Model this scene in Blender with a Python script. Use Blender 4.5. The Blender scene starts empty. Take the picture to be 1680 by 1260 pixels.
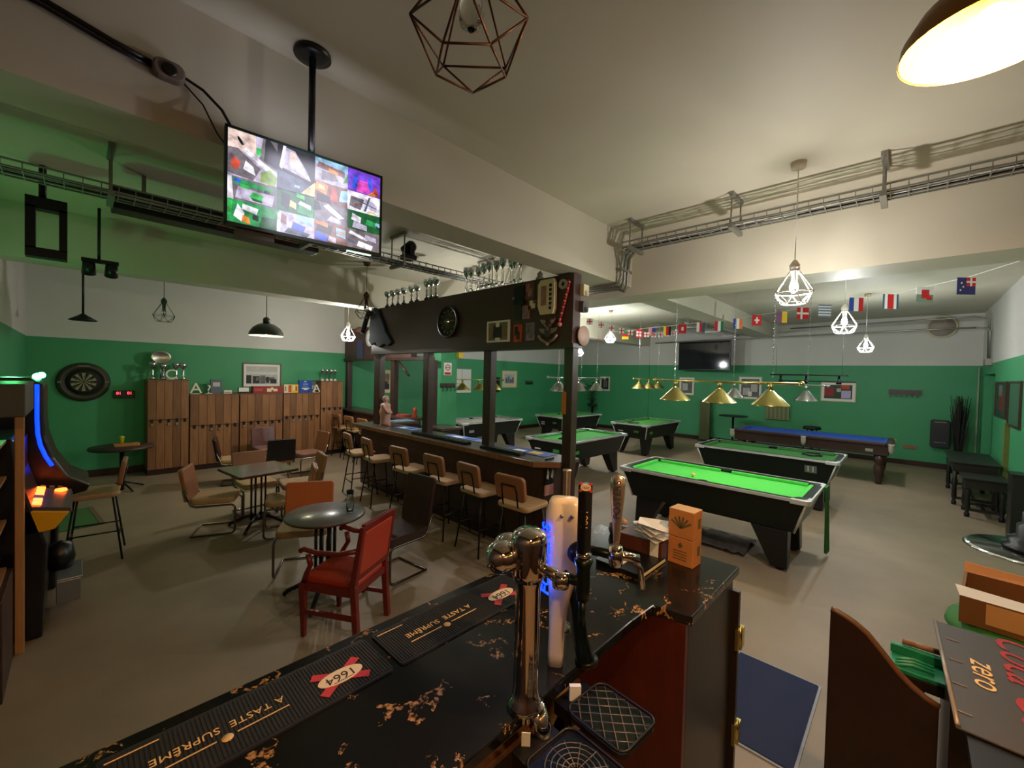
import bpy, bmesh, math, random
from mathutils import Vector, Matrix
random.seed(7)
PI=math.pi
sc=bpy.context.scene
COL=sc.collection
# ---------------------------------------------------------------- materials
def srgb(r,g,b):
    f=lambda c:(c/255/12.92) if c/255<=.04045 else ((c/255+.055)/1.055)**2.4
    return (f(r),f(g),f(b),1)
MC={}
def mat(name,rgb,rough=.5,metal=0,var=0,scale=8,emit=0,ergb=None,bump=0,bscale=60,trans=0,coat=0,stretch=None,spec=.5):
    if name in MC: return MC[name]
    m=bpy.data.materials.new(name); m.use_nodes=True
    nt=m.node_tree; b=nt.nodes['Principled BSDF']
    c=srgb(*rgb); b.inputs['Base Color'].default_value=c
    b.inputs['Roughness'].default_value=rough; b.inputs['Metallic'].default_value=metal
    b.inputs['Specular IOR Level'].default_value=spec
    if coat: b.inputs['Coat Weight'].default_value=coat; b.inputs['Coat Roughness'].default_value=.1
    if trans: b.inputs['Transmission Weight'].default_value=trans
    tc=None
    if var or bump:
        tc=nt.nodes.new('ShaderNodeTexCoord'); mp=nt.nodes.new('ShaderNodeMapping')
        nt.links.new(tc.outputs['Object'],mp.inputs['Vector'])
        if stretch: mp.inputs['Scale'].default_value=stretch
    if var:
        n=nt.nodes.new('ShaderNodeTexNoise'); n.inputs['Scale'].default_value=scale; n.inputs['Detail'].default_value=5
        nt.links.new(mp.outputs[0],n.inputs['Vector'])
        r=nt.nodes.new('ShaderNodeMapRange'); r.inputs[1].default_value=.25; r.inputs[2].default_value=.75
        r.inputs[3].default_value=1-var; r.inputs[4].default_value=1+var
        nt.links.new(n.outputs[0],r.inputs[0])
        mx=nt.nodes.new('ShaderNodeVectorMath'); mx.operation='SCALE'; mx.inputs[0].default_value=c[:3]
        nt.links.new(r.outputs[0],mx.inputs['Scale']); nt.links.new(mx.outputs[0],b.inputs['Base Color'])
    if bump:
        n=nt.nodes.new('ShaderNodeTexNoise'); n.inputs['Scale'].default_value=bscale; n.inputs['Detail'].default_value=3
        nt.links.new(mp.outputs[0],n.inputs['Vector'])
        bp=nt.nodes.new('ShaderNodeBump'); bp.inputs['Strength'].default_value=bump; bp.inputs['Distance'].default_value=.004
        nt.links.new(n.outputs[0],bp.inputs['Height']); nt.links.new(bp.outputs[0],b.inputs['Normal'])
    if emit:
        b.inputs['Emission Color'].default_value=srgb(*(ergb or rgb)); b.inputs['Emission Strength'].default_value=emit
    MC[name]=m; return m
def wallmat(name,zline,green,white):
    m=bpy.data.materials.new(name); m.use_nodes=True; nt=m.node_tree; b=nt.nodes['Principled BSDF']
    g=nt.nodes.new('ShaderNodeNewGeometry'); s=nt.nodes.new('ShaderNodeSeparateXYZ')
    nt.links.new(g.outputs['Position'],s.inputs[0])
    gt=nt.nodes.new('ShaderNodeMath'); gt.operation='GREATER_THAN'; gt.inputs[1].default_value=zline
    nt.links.new(s.outputs['Z'],gt.inputs[0])
    mx=nt.nodes.new('ShaderNodeMix'); mx.data_type='RGBA'
    mx.inputs[6].default_value=srgb(*green); mx.inputs[7].default_value=srgb(*white)
    nt.links.new(gt.outputs[0],mx.inputs[0])
    n=nt.nodes.new('ShaderNodeTexNoise'); n.inputs['Scale'].default_value=1.3; n.inputs['Detail'].default_value=6
    nt.links.new(g.outputs['Position'],n.inputs['Vector'])
    r=nt.nodes.new('ShaderNodeMapRange'); r.inputs[3].default_value=.93; r.inputs[4].default_value=1.07; nt.links.new(n.outputs[0],r.inputs[0])
    sc_=nt.nodes.new('ShaderNodeVectorMath'); sc_.operation='SCALE'; nt.links.new(mx.outputs[2],sc_.inputs[0]); nt.links.new(r.outputs[0],sc_.inputs['Scale'])
    nt.links.new(sc_.outputs[0],b.inputs['Base Color']); b.inputs['Roughness'].default_value=.55
    return m
# ---------------------------------------------------------------- mesh builder
class MB:
    def __init__(s): s.v=[];s.f=[];s.mi=[];s.mats=[];s.M=Matrix.Identity(4);s.sm=[]
    def slot(s,m):
        if m not in s.mats: s.mats.append(m)
        return s.mats.index(m)
    def add(s,vs,fs,m,smooth=False):
        k=len(s.v); s.v+= [s.M@Vector(v) for v in vs]; i=s.slot(m)
        for f in fs: s.f.append([k+a for a in f]); s.mi.append(i); s.sm.append(smooth)
    def box(s,x0,y0,z0,x1,y1,z1,m):
        s.add([(x0,y0,z0),(x1,y0,z0),(x1,y1,z0),(x0,y1,z0),(x0,y0,z1),(x1,y0,z1),(x1,y1,z1),(x0,y1,z1)],
              [(0,3,2,1),(4,5,6,7),(0,1,5,4),(1,2,6,5),(2,3,7,6),(3,0,4,7)],m)
    def hexa(s,vs,m): s.add(vs,[(0,3,2,1),(4,5,6,7),(0,1,5,4),(1,2,6,5),(2,3,7,6),(3,0,4,7)],m)
    def rbox(s,x0,y0,z0,x1,y1,z1,r,m,n=4,axis='z'):
        # rounded rectangle extruded along an axis
        def rr(a0,b0,a1,b1):
            P=[]
            for cx,cy,t in ((a1-r,b1-r,0),(a0+r,b1-r,PI/2),(a0+r,b0+r,PI),(a1-r,b0+r,1.5*PI)):
                for i in range(n+1):
                    a=t+PI/2*i/n; P.append((cx+r*math.cos(a),cy+r*math.sin(a)))
            return P
        if axis=='z': s.prism([(a,b) for a,b in rr(x0,y0,x1,y1)],z0,z1,m)
        elif axis=='x': s.prism(rr(y0,z0,y1,z1),x0,x1,m,'x')
        else: s.prism(rr(x0,z0,x1,z1),y0,y1,m,'y')
    def prism(s,P,a,b,m,axis='z',cap=True):
        n=len(P)
        g={'z':lambda p,t:(p[0],p[1],t),'x':lambda p,t:(t,p[0],p[1]),'y':lambda p,t:(p[0],t,p[1])}[axis]
        vs=[g(p,a) for p in P]+[g(p,b) for p in P]
        fs=[(i,(i+1)%n,n+(i+1)%n,n+i) for i in range(n)]
        if cap: fs+=[tuple(range(n-1,-1,-1)),tuple(range(n,2*n))]
        s.add(vs,fs,m)
    def lathe(s,prof,m,c=(0,0,0),n=20,smooth=True,mats=None):
        vs=[];fs=[]
        for r,z in prof:
            for i in range(n):
                a=2*PI*i/n; vs.append((c[0]+r*math.cos(a),c[1]+r*math.sin(a),c[2]+z))
        for k in range(len(prof)-1):
            for i in range(n):
                j=(i+1)%n; fs.append((k*n+i,k*n+j,(k+1)*n+j,(k+1)*n+i))
        if prof[0][0]>1e-5: fs.append(tuple(range(n-1,-1,-1)))
        if prof[-1][0]>1e-5: fs.append(tuple((len(prof)-1)*n+i for i in range(n)))
        s.add(vs,fs,m,smooth)
    def shell(s,prof,m,c=(0,0,0),n=24):   # open lathe, no caps
        vs=[];fs=[]
        for r,z in prof:
            for i in range(n):
                a=2*PI*i/n; vs.append((c[0]+r*math.cos(a),c[1]+r*math.sin(a),c[2]+z))
        for k in range(len(prof)-1):
            for i in range(n):
                j=(i+1)%n; fs.append((k*n+i,k*n+j,(k+1)*n+j,(k+1)*n+i))
        s.add(vs,fs,m,True)
    def tube(s,pts,r,m,n=8,closed=False,smooth=True,r2=None):
        pts=[Vector(p) for p in pts]; N=len(pts); vs=[];fs=[]
        up=None
        for k,p in enumerate(pts):
            if closed: d=(pts[(k+1)%N]-pts[k-1])
            else: d=pts[min(k+1,N-1)]-pts[max(k-1,0)]
            d.normalize()
            if up is None:
                up=Vector((0,0,1)) if abs(d.z)<.9 else Vector((1,0,0))
            a=d.cross(up)
            if a.length<1e-4: a=d.cross(Vector((0,1,0)))
            a.normalize(); b=a.cross(d).normalized(); up=b
            rr=r if r2 is None else r+(r2-r)*k/(N-1)
            for i in range(n):
                t=2*PI*i/n; vs.append(p+a*(rr*math.cos(t))+b*(rr*math.sin(t)))
        K=N if closed else N-1
        for k in range(K):
            for i in range(n):
                j=(i+1)%n; k2=(k+1)%N
                fs.append((k*n+i,k*n+j,k2*n+j,k2*n+i))
        if not closed: fs+=[tuple(range(n-1,-1,-1)),tuple((N-1)*n+i for i in range(n))]
        s.add(vs,fs,m,smooth)
    def ball(s,c,r,m,n=14,sz=1):
        P=[(max(r*math.sin(PI*k/8),0 if 0<k<8 else 0),-r*sz*math.cos(PI*k/8)) for k in range(9)]
        s.lathe(P,m,c,n)
    def build(s,name,parent=None,loc=None,rotz=0,bevel=0,sub=0,smooth=False):
        me=bpy.data.meshes.new(name); me.from_pydata(s.v,[],s.f)
        for m in s.mats: me.materials.append(m)
        for p,i,q in zip(me.polygons,s.mi,s.sm): p.material_index=i; p.use_smooth=q or smooth
        me.update()
        bm=bmesh.new(); bm.from_mesh(me); bmesh.ops.recalc_face_normals(bm,faces=bm.faces[:]); bm.to_mesh(me); bm.free()
        o=bpy.data.objects.new(name,me); COL.objects.link(o)
        if parent: o.parent=parent
        if loc: o.location=loc
        if rotz: o.rotation_euler.z=rotz
        if bevel:
            b=o.modifiers.new('bevel','BEVEL'); b.width=bevel; b.segments=2; b.limit_method='ANGLE'; b.angle_limit=.6
        if sub:
            b=o.modifiers.new('sub','SUBSURF'); b.levels=sub; b.render_levels=sub
        return o
def tag(o,label,cat,group=None,kind=None):
    o['label']=label; o['category']=cat
    if group: o['group']=group
    if kind: o['kind']=kind
    return o
def thing(name,label,cat,loc=(0,0,0),rotz=0,group=None):
    o=bpy.data.objects.new(name,None); COL.objects.link(o); o.location=loc; o.rotation_euler=(0,0,rotz); o.empty_display_size=.05
    return tag(o,label,cat,group)
def dup(o,loc,rotz,label,group=None):
    def rec(a,par):
        c=a.copy(); COL.objects.link(c)
        if par is not None: c.parent=par
        for ch in a.children: rec(ch,c)
        return c
    r=rec(o,None); r.location=loc; r.rotation_euler=(0,0,rotz); r['label']=label
    if group: r['group']=group
    return r
def struct(mb,name,bevel=0):
    o=mb.build(name,bevel=bevel); o['kind']='structure'; return o
def one(mb,name,label,cat,group=None,loc=None,rotz=0,bevel=0,sub=0):
    return tag(mb.build(name,loc=loc,rotz=rotz,bevel=bevel,sub=sub),label,cat,group)
def text_mb(txt,size,m,M,depth=.001,align='CENTER',shear=0,space=1):
    """letters as a mesh, placed by matrix M (text lies in its local XY plane)"""
    cu=bpy.data.curves.new('lettering','FONT'); cu.body=txt; cu.size=size; cu.extrude=depth/2; cu.align_x=align; cu.align_y='CENTER'
    cu.shear=shear; cu.space_character=space; cu.resolution_u=3
    o=bpy.data.objects.new('lettering',cu); COL.objects.link(o)
    dg=bpy.context.evaluated_depsgraph_get(); me=bpy.data.meshes.new_from_object(o.evaluated_get(dg))
    bpy.data.objects.remove(o); 
    mb=MB(); mb.M=M; mb.add([v.co[:] for v in me.vertices],[tuple(p.vertices) for p in me.polygons],m)
    return mb
def basis(origin,x,y):
    x=Vector(x).normalized(); y=Vector(y).normalized(); z=x.cross(y)
    return Matrix(((x.x,y.x,z.x,origin[0]),(x.y,y.y,z.y,origin[1]),(x.z,y.z,z.z,origin[2]),(0,0,0,1)))
def light(name,kind,loc,energy,color=(1,1,1),size=.05,parent=None,rot=None,spot=None):
    l=bpy.data.lights.new(name,kind); l.energy=energy; l.color=color
    if kind=='AREA': l.size=size
    else: l.shadow_soft_size=size
    if spot: l.spot_size=spot; l.spot_blend=.5
    o=bpy.data.objects.new(name,l); COL.objects.link(o); o.location=loc
    if rot: o.rotation_euler=rot
    if parent: o.parent=parent
    return o
# ---------------------------------------------------------------- palette
GREEN=(64,152,102); WHITE=(208,206,200)
W_LEFT=wallmat('painted wall, low line',2.5,GREEN,WHITE)
W_HALL=wallmat('painted wall, high line',2.545,GREEN,WHITE)
plaster=mat('white plaster',(203,197,178),.6,var=.04,scale=1.5)
lino=mat('worn grey floor',(142,124,103),.55,var=.16,scale=1.7,bump=.15,bscale=20)
basebrown=mat('dark brown skirting',(48,26,20),.4)
greenpaint=mat('green paint',GREEN,.5)
darkwood=mat('dark mahogany wood',(58,38,32),.4,var=.25,scale=5,stretch=(6,6,.6))
headwood=mat('dark header panelling',(74,48,44),.5,var=.15,scale=3)
midwood=mat('brown varnished wood',(146,100,64),.42,var=.3,scale=4,stretch=(9,9,.6))
midwood2=mat('darker brown varnished wood',(122,82,52),.42,var=.3,scale=4,stretch=(9,9,.6))
topdark=mat('grey brown laminate',(74,62,56),.28,var=.1)
blackm=mat('black metal',(18,17,18),.4,metal=.3)
blackp=mat('black plastic',(14,14,16),.35)
blackgloss=mat('black gloss laminate',(10,22,18),.32,spec=.3)
glare_edge=mat('glare-whitened chrome edge',(228,230,230),.32,metal=.55)  # chrome trim paled, overhead lamp glare put into its base colour
chrome=mat('chrome',(225,222,218),.12,metal=1)
steel=mat('galvanised steel',(150,148,142),.4,metal=.7)
brass=mat('polished brass',(216,200,128),.26,metal=1)
silver=mat('silver',(205,208,212),.18,metal=1)
copper=mat('dark copper wire',(92,62,46),.45,metal=.7)
whitewire=mat('white wire',(225,225,220),.4)
tan=mat('tan upholstery',(176,140,98),.6,var=.08,scale=12)
tanback=mat('brown tan vinyl',(150,98,66),.5,var=.06)
maroon=mat('dark maroon vinyl',(52,28,30),.25,bump=.2,bscale=8)
brownleather=mat('brown leather',(56,36,36),.3,var=.1,bump=.25,bscale=25)
orangev=mat('orange brown vinyl',(188,98,48),.45)
redv=mat('red orange vinyl',(178,58,34),.45)
redwood=mat('red stained wood',(112,30,22),.3,var=.15,stretch=(1,1,8))
feltg=mat('green baize',(54,128,54),.9,bump=.1,bscale=300)
feltb=mat('blue baize',(40,84,170),.9)
feltgrey=mat('grey baize',(140,142,140),.9)
white=mat('white plastic',(230,228,222),.4)
paper=mat('white paper',(236,234,228),.8)
card=mat('brown cardboard',(190,124,66),.75,var=.06)
glass=mat('clear glass',(235,240,238),.05,trans=1)
bulbm=mat('lit bulb',(255,250,240),.3,emit=40,ergb=(255,246,232))
bulbw=mat('lit warm bulb',(255,220,150),.3,emit=45,ergb=(255,190,96))
red=mat('red paint',(190,24,28),.45)
blue=mat('blue print',(40,80,170),.5)
yellow=mat('yellow print',(226,190,50),.5)
# ---------------------------------------------------------------- the room
X0,X1,Y0,Y1,CZ=-.6,14.75,-1.2,10.7,3.79
b=MB(); b.box(X0-.2,Y0-.2,-.1,X1+.2,Y1+.2,0,lino); struct(b,'floor')
b=MB(); b.box(X0-.2,Y0-.2,CZ,X1+.2,Y1+.2,CZ+.12,plaster); struct(b,'ceiling')
b=MB(); b.box(X0-.2,Y0,0,X0,2.6,CZ,mat('dark brown bar panelling',(52,36,28))); b.box(X0-.2,2.6,0,X0,Y1,CZ,W_LEFT); struct(b,'wall_left')
b=MB(); b.box(X0-.2,Y1,0,5.4,Y1+.2,CZ,W_LEFT); b.box(5.4,Y1,0,X1+.2,Y1+.2,CZ,W_HALL); struct(b,'wall_back')
b=MB(); b.box(X1,Y0-.2,0,X1+.2,Y1,CZ,W_HALL); struct(b,'wall_far')
b=MB(); b.box(X0-.2,Y0-.2,0,5.2,Y0,CZ,mat('dark brown bar panelling',(52,36,28),.5,var=.2,scale=4)); b.box(5.2,Y0-.2,0,12.6,Y0,CZ,W_HALL); b.box(14.3,Y0-.2,0,X1,Y0,CZ,W_HALL); b.box(12.6,Y0-.2,2.32,14.3,Y0,CZ,W_HALL)
b.box(12.6,Y0-.25,0,14.3,Y0-.16,2.32,greenpaint); struct(b,'wall_right')
b=MB(); b.box(13.0,Y0-.15,0,13.9,Y0-.1,2.1,greenpaint); d=struct(b,'door_1')
b=MB(); b.tube([(13.1,Y0-.1,1.0),(13.1,Y0-.05,1.0),(13.22,Y0-.05,1.0)],.01,steel); b.build('door_handle',d)
def skirt(n,a,bb):
    m=MB(); m.box(*a,0,*bb,.13,basebrown); struct(m,n)
def sk(n,x0,y0,x1,y1):
    m=MB(); m.box(x0,y0,0,x1,y1,.13,basebrown); struct(m,n,bevel=.006)
sk('baseboard_back',X0,Y1-.025,X1,Y1); sk('baseboard_far',X1-.025,Y0,X1,Y1-.03); sk('baseboard_left',X0,Y0+.03,X0+.025,Y1-.03)
sk('baseboard_right',X0+.03,Y0,12.6,Y0+.025)
# beams (trim)
b=MB(); b.box(X0,2.57,3.18,4.8,2.90,CZ,plaster); struct(b,'trim_1')
b=MB(); b.box(4.8,Y0,3.08,5.3,Y1,CZ,plaster); struct(b,'trim_2')
b=MB(); b.box(X0,7.05,3.2,4.8,7.42,CZ,plaster); b.box(5.3,7.05,3.24,X1,7.42,CZ,plaster); struct(b,'trim_3')
b=MB(); b.box(5.3,3.1,3.42,X1,3.6,CZ,plaster); struct(b,'trim_4')
b=MB(); b.box(5.2,7.03,0,5.62,7.44,3.08,greenpaint); struct(b,'trim_5')
b=MB(); b.box(X1-.05,7.05,0,X1,7.42,3.24,W_HALL); struct(b,'trim_6')
# round vent on far wall
t=thing('wall_vent','large round cream extractor vent high on the far wall','vent',(X1,-.5,3.5))
b=MB(); b.M=Matrix.Rotation(-PI/2,4,'Y'); b.shell([(.25,0),(.28,.02),(.28,.06),(.23,.03)],mat('cream paint',(206,200,160),.5),n=32); b.build('rim',t)
b=MB(); b.M=Matrix.Rotation(-PI/2,4,'Y'); b.lathe([(.24,0.03),(.24,.055)],mat('grey vent cover',(168,156,144),.7),n=32); b.build('cover',t)
# thin waste pipe in right corner
b=MB(); b.tube([(X1-.05,Y0+.05,0),(X1-.05,Y0+.05,2.5)],.02,mat('cream pipe',(150,170,140),.5)); one(b,'wall_pipe','thin pale pipe running down the far right corner','pipe')

# ---------------------------------------------------------------- cable trays
def tray(name,label,x0,x1,y0,y1,z,axis,hangs,group=None):
    t=thing(name,label,'cable tray',(0,0,0),group=group)
    b=MB(); w=.008
    L0,L1=(y0,y1) if axis=='y' else (x0,x1); A0,A1=(x0,x1) if axis=='y' else (y0,y1)
    def seg(l0,l1,a0,a1,za,zb):
        if axis=='y': b.box(a0,l0,za,a1,l1,zb,steel)
        else: b.box(l0,a0,za,l1,a1,zb,steel)
    for a in (A0,A1): seg(L0,L1,a-w,a+w,z,z+.012); seg(L0,L1,a-w,a+w,z+.05,z+.062)
    for a in (A0+(A1-A0)/3,A0+(A1-A0)*2/3): seg(L0,L1,a-.004,a+.004,z-.004,z+.004)
    b.build('rail',t)
    b=MB(); n=int((L1-L0)/.1)
    for i in range(n+1):
        l=L0+(L1-L0)*i/n; seg(l-.003,l+.003,A0,A1,z-.006,z)
        for a in (A0,A1): seg(l-.003,l+.003,a-.004,a+.004,z,z+.06)
    b.build('mesh_wires',t)
    b=MB()
    for i in range(3):
        a=A0+(A1-A0)*(.25+.25*i)
        P=[]
        for k in range(13):
            l=L0+(L1-L0)*k/12; aa=a+random.uniform(-.02,.02); P.append((aa,l,z+.02) if axis=='y' else (l,aa,z+.02))
        b.tube(P,.012,[blackp,white,blackp][i],6)
    b.build('cable',t)
    for h in hangs:
        b=MB(); seg2=lambda l0,l1,a0,a1,za,zb: (b.box(a0,l0,za,a1,l1,zb,steel) if axis=='y' else b.box(l0,a0,za,l1,a1,zb,steel))
        seg2(h-.02,h+.02,A0-.05,A1+.05,z-.045,z-.008); seg2(h-.02,h+.02,A0-.05,A1+.05,CZ-.03,CZ)
        for a in (A0-.03,A1+.03): seg2(h-.006,h+.006,a-.006,a+.006,z-.03,CZ-.02)
        b.build('hanger',t)
    return t
tray('cable_tray','galvanised mesh cable tray along the right-hand ceiling beam above the bar',4.2,4.42,Y0+.05,2.38,3.5,'y',[2.27,1.25,.2,-.8])
tray('cable_tray','green-lit galvanised cable tray across the ceiling behind the hanging screen',X0+.02,4.75,4.62,4.86,3.42,'x',[.18,1.7,2.8,4.3])
tray('cable_tray','far cable tray hung under the hall ceiling behind the bunting',10.6,14.6,4.0,4.3,3.45,'x',[11.2,12.6,14.0])
b=MB()
for dx in (0,.07,.14):
    b.tube([(4.3+dx*.8,2.35,3.5-dx*.2),(4.35+dx,2.44,3.48-dx*.2),(4.42+dx,2.5,3.4-dx),(4.42+dx,2.5,3.24-dx*.5),(4.42+dx,2.54,3.16-dx*.5+.0),(4.42+dx,2.62,3.15-dx*.15),(4.42+dx,3.6,3.15-dx*.15)],.02,steel)
b.box(4.38,2.47,3.3,4.62,2.5,3.33,steel); b.box(4.38,2.47,3.5,4.62,2.5,3.53,steel)
one(b,'conduit_bundle','three steel conduits turning down the beam corner and under it','conduit')
b=MB()
for yy,zz in ((-.4,3.72),(-.55,3.6)): pass
b.tube([(5.36,-1.1,3.35),(5.36,1.5,3.35),(5.36,6.8,3.35)],.018,steel); 
for y in (-.6,.6,1.9,3.2,4.8): b.box(5.34,y-.02,3.33,5.4,y+.02,3.5,steel)
one(b,'conduit_pipe','long steel conduit on the hall side of the right-hand beam','conduit')
b=MB()
b.tube([(14.2,6.6,3.3),(13.6,3.3,3.3),(13.2,-.3,3.3),(13.2,-.95,3.3)],.02,steel)
b.tube([(13.2,-.95,3.3),(13.2,-1.12,3.28),(13.2,-1.16,3.2),(13.2,-1.16,2.62)],.018,steel)
b.tube([(13.9,2.5,3.55),(13.35,-.95,3.55),(13.35,-1.15,3.5),(13.35,-1.16,2.62)],.02,steel)
b.box(13.12,-1.195,2.5,13.43,-1.1,2.64,steel)
one(b,'conduit_pipe','bent conduit pipes reaching the grey box above the green line in the right corner','conduit')
# dark frame standing in for a shadow on the beam, & spotlights
t=thing('shadow_frame','dark square frame standing in for a shadow left of the screen','bracket',(-.12,5.6,0))
b=MB()
b.box(-.2,-.06,3.05,-.14,.06,3.42,blackm); b.box(.0,-.06,3.05,.05,.06,3.42,blackm); b.box(-.2,-.06,3.4,.05,.06,3.5,blackm); b.box(-.2,-.06,2.98,.05,.06,3.06,blackm)
b.build('frame',t)
b=MB(); b.tube([(-.1,0,3.5),(-.1,0,CZ)],.025,blackm); b.build('pole',t)
t=thing('ceiling_spotlight','small dark spotlight on a stem above the dartboard','spotlight',(.05,9.0,0))
b=MB(); b.tube([(0,0,CZ),(0,0,2.75)],.014,blackm); b.build('stem',t)
b=MB(); b.M=Matrix.Translation((0,0,2.75)); b.lathe([(.03,0.05),(.05,.03),(.16,-.04),(.15,-.05),(.02,-.01)],blackm); b.build('head',t)
t=thing('ceiling_spotlight','upper dark twin spotlight beside the shadow frame on the left','spotlight',(.16,6.6,0))
b=MB(); b.tube([(0,0,CZ),(0,0,3.2)],.014,blackm); b.build('stem',t)
b=MB(); b.box(-.14,-.03,3.18,.16,.03,3.22,blackm); b.build('bar',t)
for dx in (-.08,.1):
    b=MB(); b.M=Matrix.Translation((dx,0,3.1))@Matrix.Rotation(.6,4,'X'); b.lathe([(.0,.09),(.05,.08),(.06,-.05),(.045,-.05)],blackm); b.build('lamp_head',t)
# dark banner box by the tray
t=thing('ceiling_heater','long black unit with a dark red end behind the tray left of the screen','heater',(.2,5.05,3.42))
b=MB(); b.box(0,0,0,1.75,.22,.2,blackp); b.build('body',t,bevel=.01)
b=MB(); b.box(.75,-.006,.02,1.7,0,.13,mat('dark red panel',(96,16,24),.5)); b.build('panel',t)
for x in (.2,1.5):
    b=MB(); b.box(x,.08,.2,x+.03,.11,.37,steel); b.build('strap',t)
# moving head stage light
t=thing('stage_light','small black moving-head stage light on the cable tray beside the screen','stage light',(2.95,4.74,3.5))
b=MB(); b.box(-.08,-.08,0,.08,.08,.06,blackp); b.build('base',t,bevel=.01)
b=MB(); b.M=Matrix.Translation((0,0,.15))@Matrix.Rotation(.9,4,'Y'); b.lathe([(0,-.09),(.06,-.08),(.075,.06),(.06,.09),(0,.085)],blackgloss); b.build('head',t)
for s in (-1,1):
    b=MB(); b.box(-.03,s*.09-.01,.04,.03,s*.09+.01,.18,blackp); b.build('yoke_arm',t)
# extension socket with cables on the main beam
t=thing('extension_socket','white cable reel socket fixed to the beam left of the screen','socket',(.29,2.57,3.42))
b=MB(); b.rbox(-.06,-.05,-.04,.06,0,.045,.035,mat('grey brown plastic',(116,104,94),.5),axis='y'); b.build('housing',t,bevel=.008)
b=MB(); b.M=Matrix.Rotation(PI/2,4,'X'); b.lathe([(.03,.0),(.03,.056),(.02,.058)],blackp,n=16); b.build('dial',t)
b=MB(); b.tube([(-.6,2.555,3.545),(-.1,2.55,3.5),(.1,2.55,3.455),(.23,2.55,3.435)],.012,blackp); b.tube([(-.6,2.555,3.52),(-.1,2.55,3.475),(.1,2.55,3.43),(.23,2.55,3.415)],.008,blackp)
one(b,'wall_cable','twin black cables running along the beam from the left edge','cable')
b=MB(); b.tube([(.35,2.555,3.43),(.42,2.54,3.40),(.49,2.5,3.32),(.52,2.44,3.22),(.56,2.41,3.15)],.007,blackp); b.tube([(.35,2.555,3.40),(.42,2.54,3.33),(.47,2.5,3.2),(.52,2.44,3.1)],.004,blackp)
one(b,'television_cable','thin black cables drooping from the socket to the hanging screen','cable')

# ---------------------------------------------------------------- hanging CCTV screen
A=Vector((.487,2.425,0)); B=Vector((1.268,2.345,0)); xd=(B-A).normalized()
t=thing('television','hanging flat screen showing a grid of camera views of green pool rooms','television',(A.x,A.y,0),math.atan2(xd.y,xd.x))
TW=(B-A).length; zb,zt=2.745,3.225; tilt=.06
def tl(u,v,off=0):  # local point on screen, v up from bottom
    z=zb+v*(zt-zb); return (u*TW,-off+(1-v)*0.0-.0+ (v)*.0,z)
b=MB(); b.box(0,.0,zb,TW,.035,zt,blackp); b.box(.15,.035,zb+.06,TW-.15,.075,zt-.1,blackp); b.build('housing',t,bevel=.004)
b=MB(); e=.012
b.box(0,-.008,zb,TW,0,zb+e*1.5,blackgloss); b.box(0,-.008,zt-e,TW,0,zt,blackgloss); b.box(0,-.008,zb,e,0,zt,blackgloss); b.box(TW-e,-.008,zb,TW,0,zt,blackgloss); b.build('bezel',t)
def em(n,c,k=.5):
    nm='screen '+n
    if nm in MC: return MC[nm]
    m=mat(nm,(0,0,0),.4,emit=k,ergb=c); nt=m.node_tree; g=nt.nodes.new('ShaderNodeTexCoord'); n_=nt.nodes.new('ShaderNodeTexNoise'); n_.inputs['Scale'].default_value=26; n_.inputs['Detail'].default_value=6; r_=nt.nodes.new('ShaderNodeMapRange'); r_.inputs[1].default_value=.3; r_.inputs[2].default_value=.7; r_.inputs[3].default_value=k*.45; r_.inputs[4].default_value=k*1.6; nt.links.new(g.outputs['Object'],n_.inputs[0]); nt.links.new(n_.outputs[0],r_.inputs[0]); nt.links.new(r_.outputs[0],nt.nodes['Principled BSDF'].inputs['Emission Strength'])
    return m
EM={k:em(k,c) for k,c in dict(pink=(232,205,196),grey=(120,110,118),dark=(38,34,44),white=(240,236,246),lilac=(190,180,205),green=(40,150,84),dgreen=(20,90,50),lime=(60,190,90),blue=(50,90,220),sky=(150,190,220),orange=(235,140,60),red=(200,80,60),purple=(120,70,210),mag=(220,80,190),sand=(230,205,150),olive=(130,160,70),slate=(84,92,112),brown=(130,84,74)).items()}
b=MB(); sx0,sx1,sz0,sz1=e,TW-e,zb+e*1.5,zt-e
def P(u,v,k): return (sx0+(sx1-sx0)*u,-.001-.0004*k,sz0+(sz1-sz0)*v)
def quad(pts,c,k): b.add([P(u,v,k) for u,v in pts],[tuple(range(len(pts)))],EM[c])
def tile(u0,v0,u1,v1,base,shapes):
    quad([(u0,v0),(u1,v0),(u1,v1),(u0,v1)],base,0)
    for i,(c,pts) in enumerate(shapes):
        quad([(u0+(u1-u0)*p[0],v0+(v1-v0)*p[1]) for p in pts],c,1+i)
def R4(x0,y0,x1,y1,s=0): return [(x0,y0),(x1,y0),(x1+s,y1),(x0+s,y1)]
tile(0,.5,.28,1,'lilac',[('pink',[(0,.55),(.55,.6),(.55,1),(0,1)]),('grey',[(.62,.5),(1,.35),(1,1),(.7,1)]),('dark',[(.72,.5),(1,.4),(1,.8),(.85,1),(.75,1)]),('white',[(.3,.6),(.9,.2),(.95,.32),(.35,.68)]),('grey',[(0,.05),(.5,.0),(.65,.3),(.2,.62),(0,.6)]),('red',[(.05,.2),(.2,.15),(.25,.35),(.1,.42)]),('white',[(.3,.2),(.55,.12),(.5,.3),(.35,.4)]),('olive',[(.65,.02),(.95,.0),(1,.2),(.85,.35),(.65,.22)]),('lime',[(.56,.6),(.66,.6),(.66,.75),(.56,.75)])])
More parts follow.
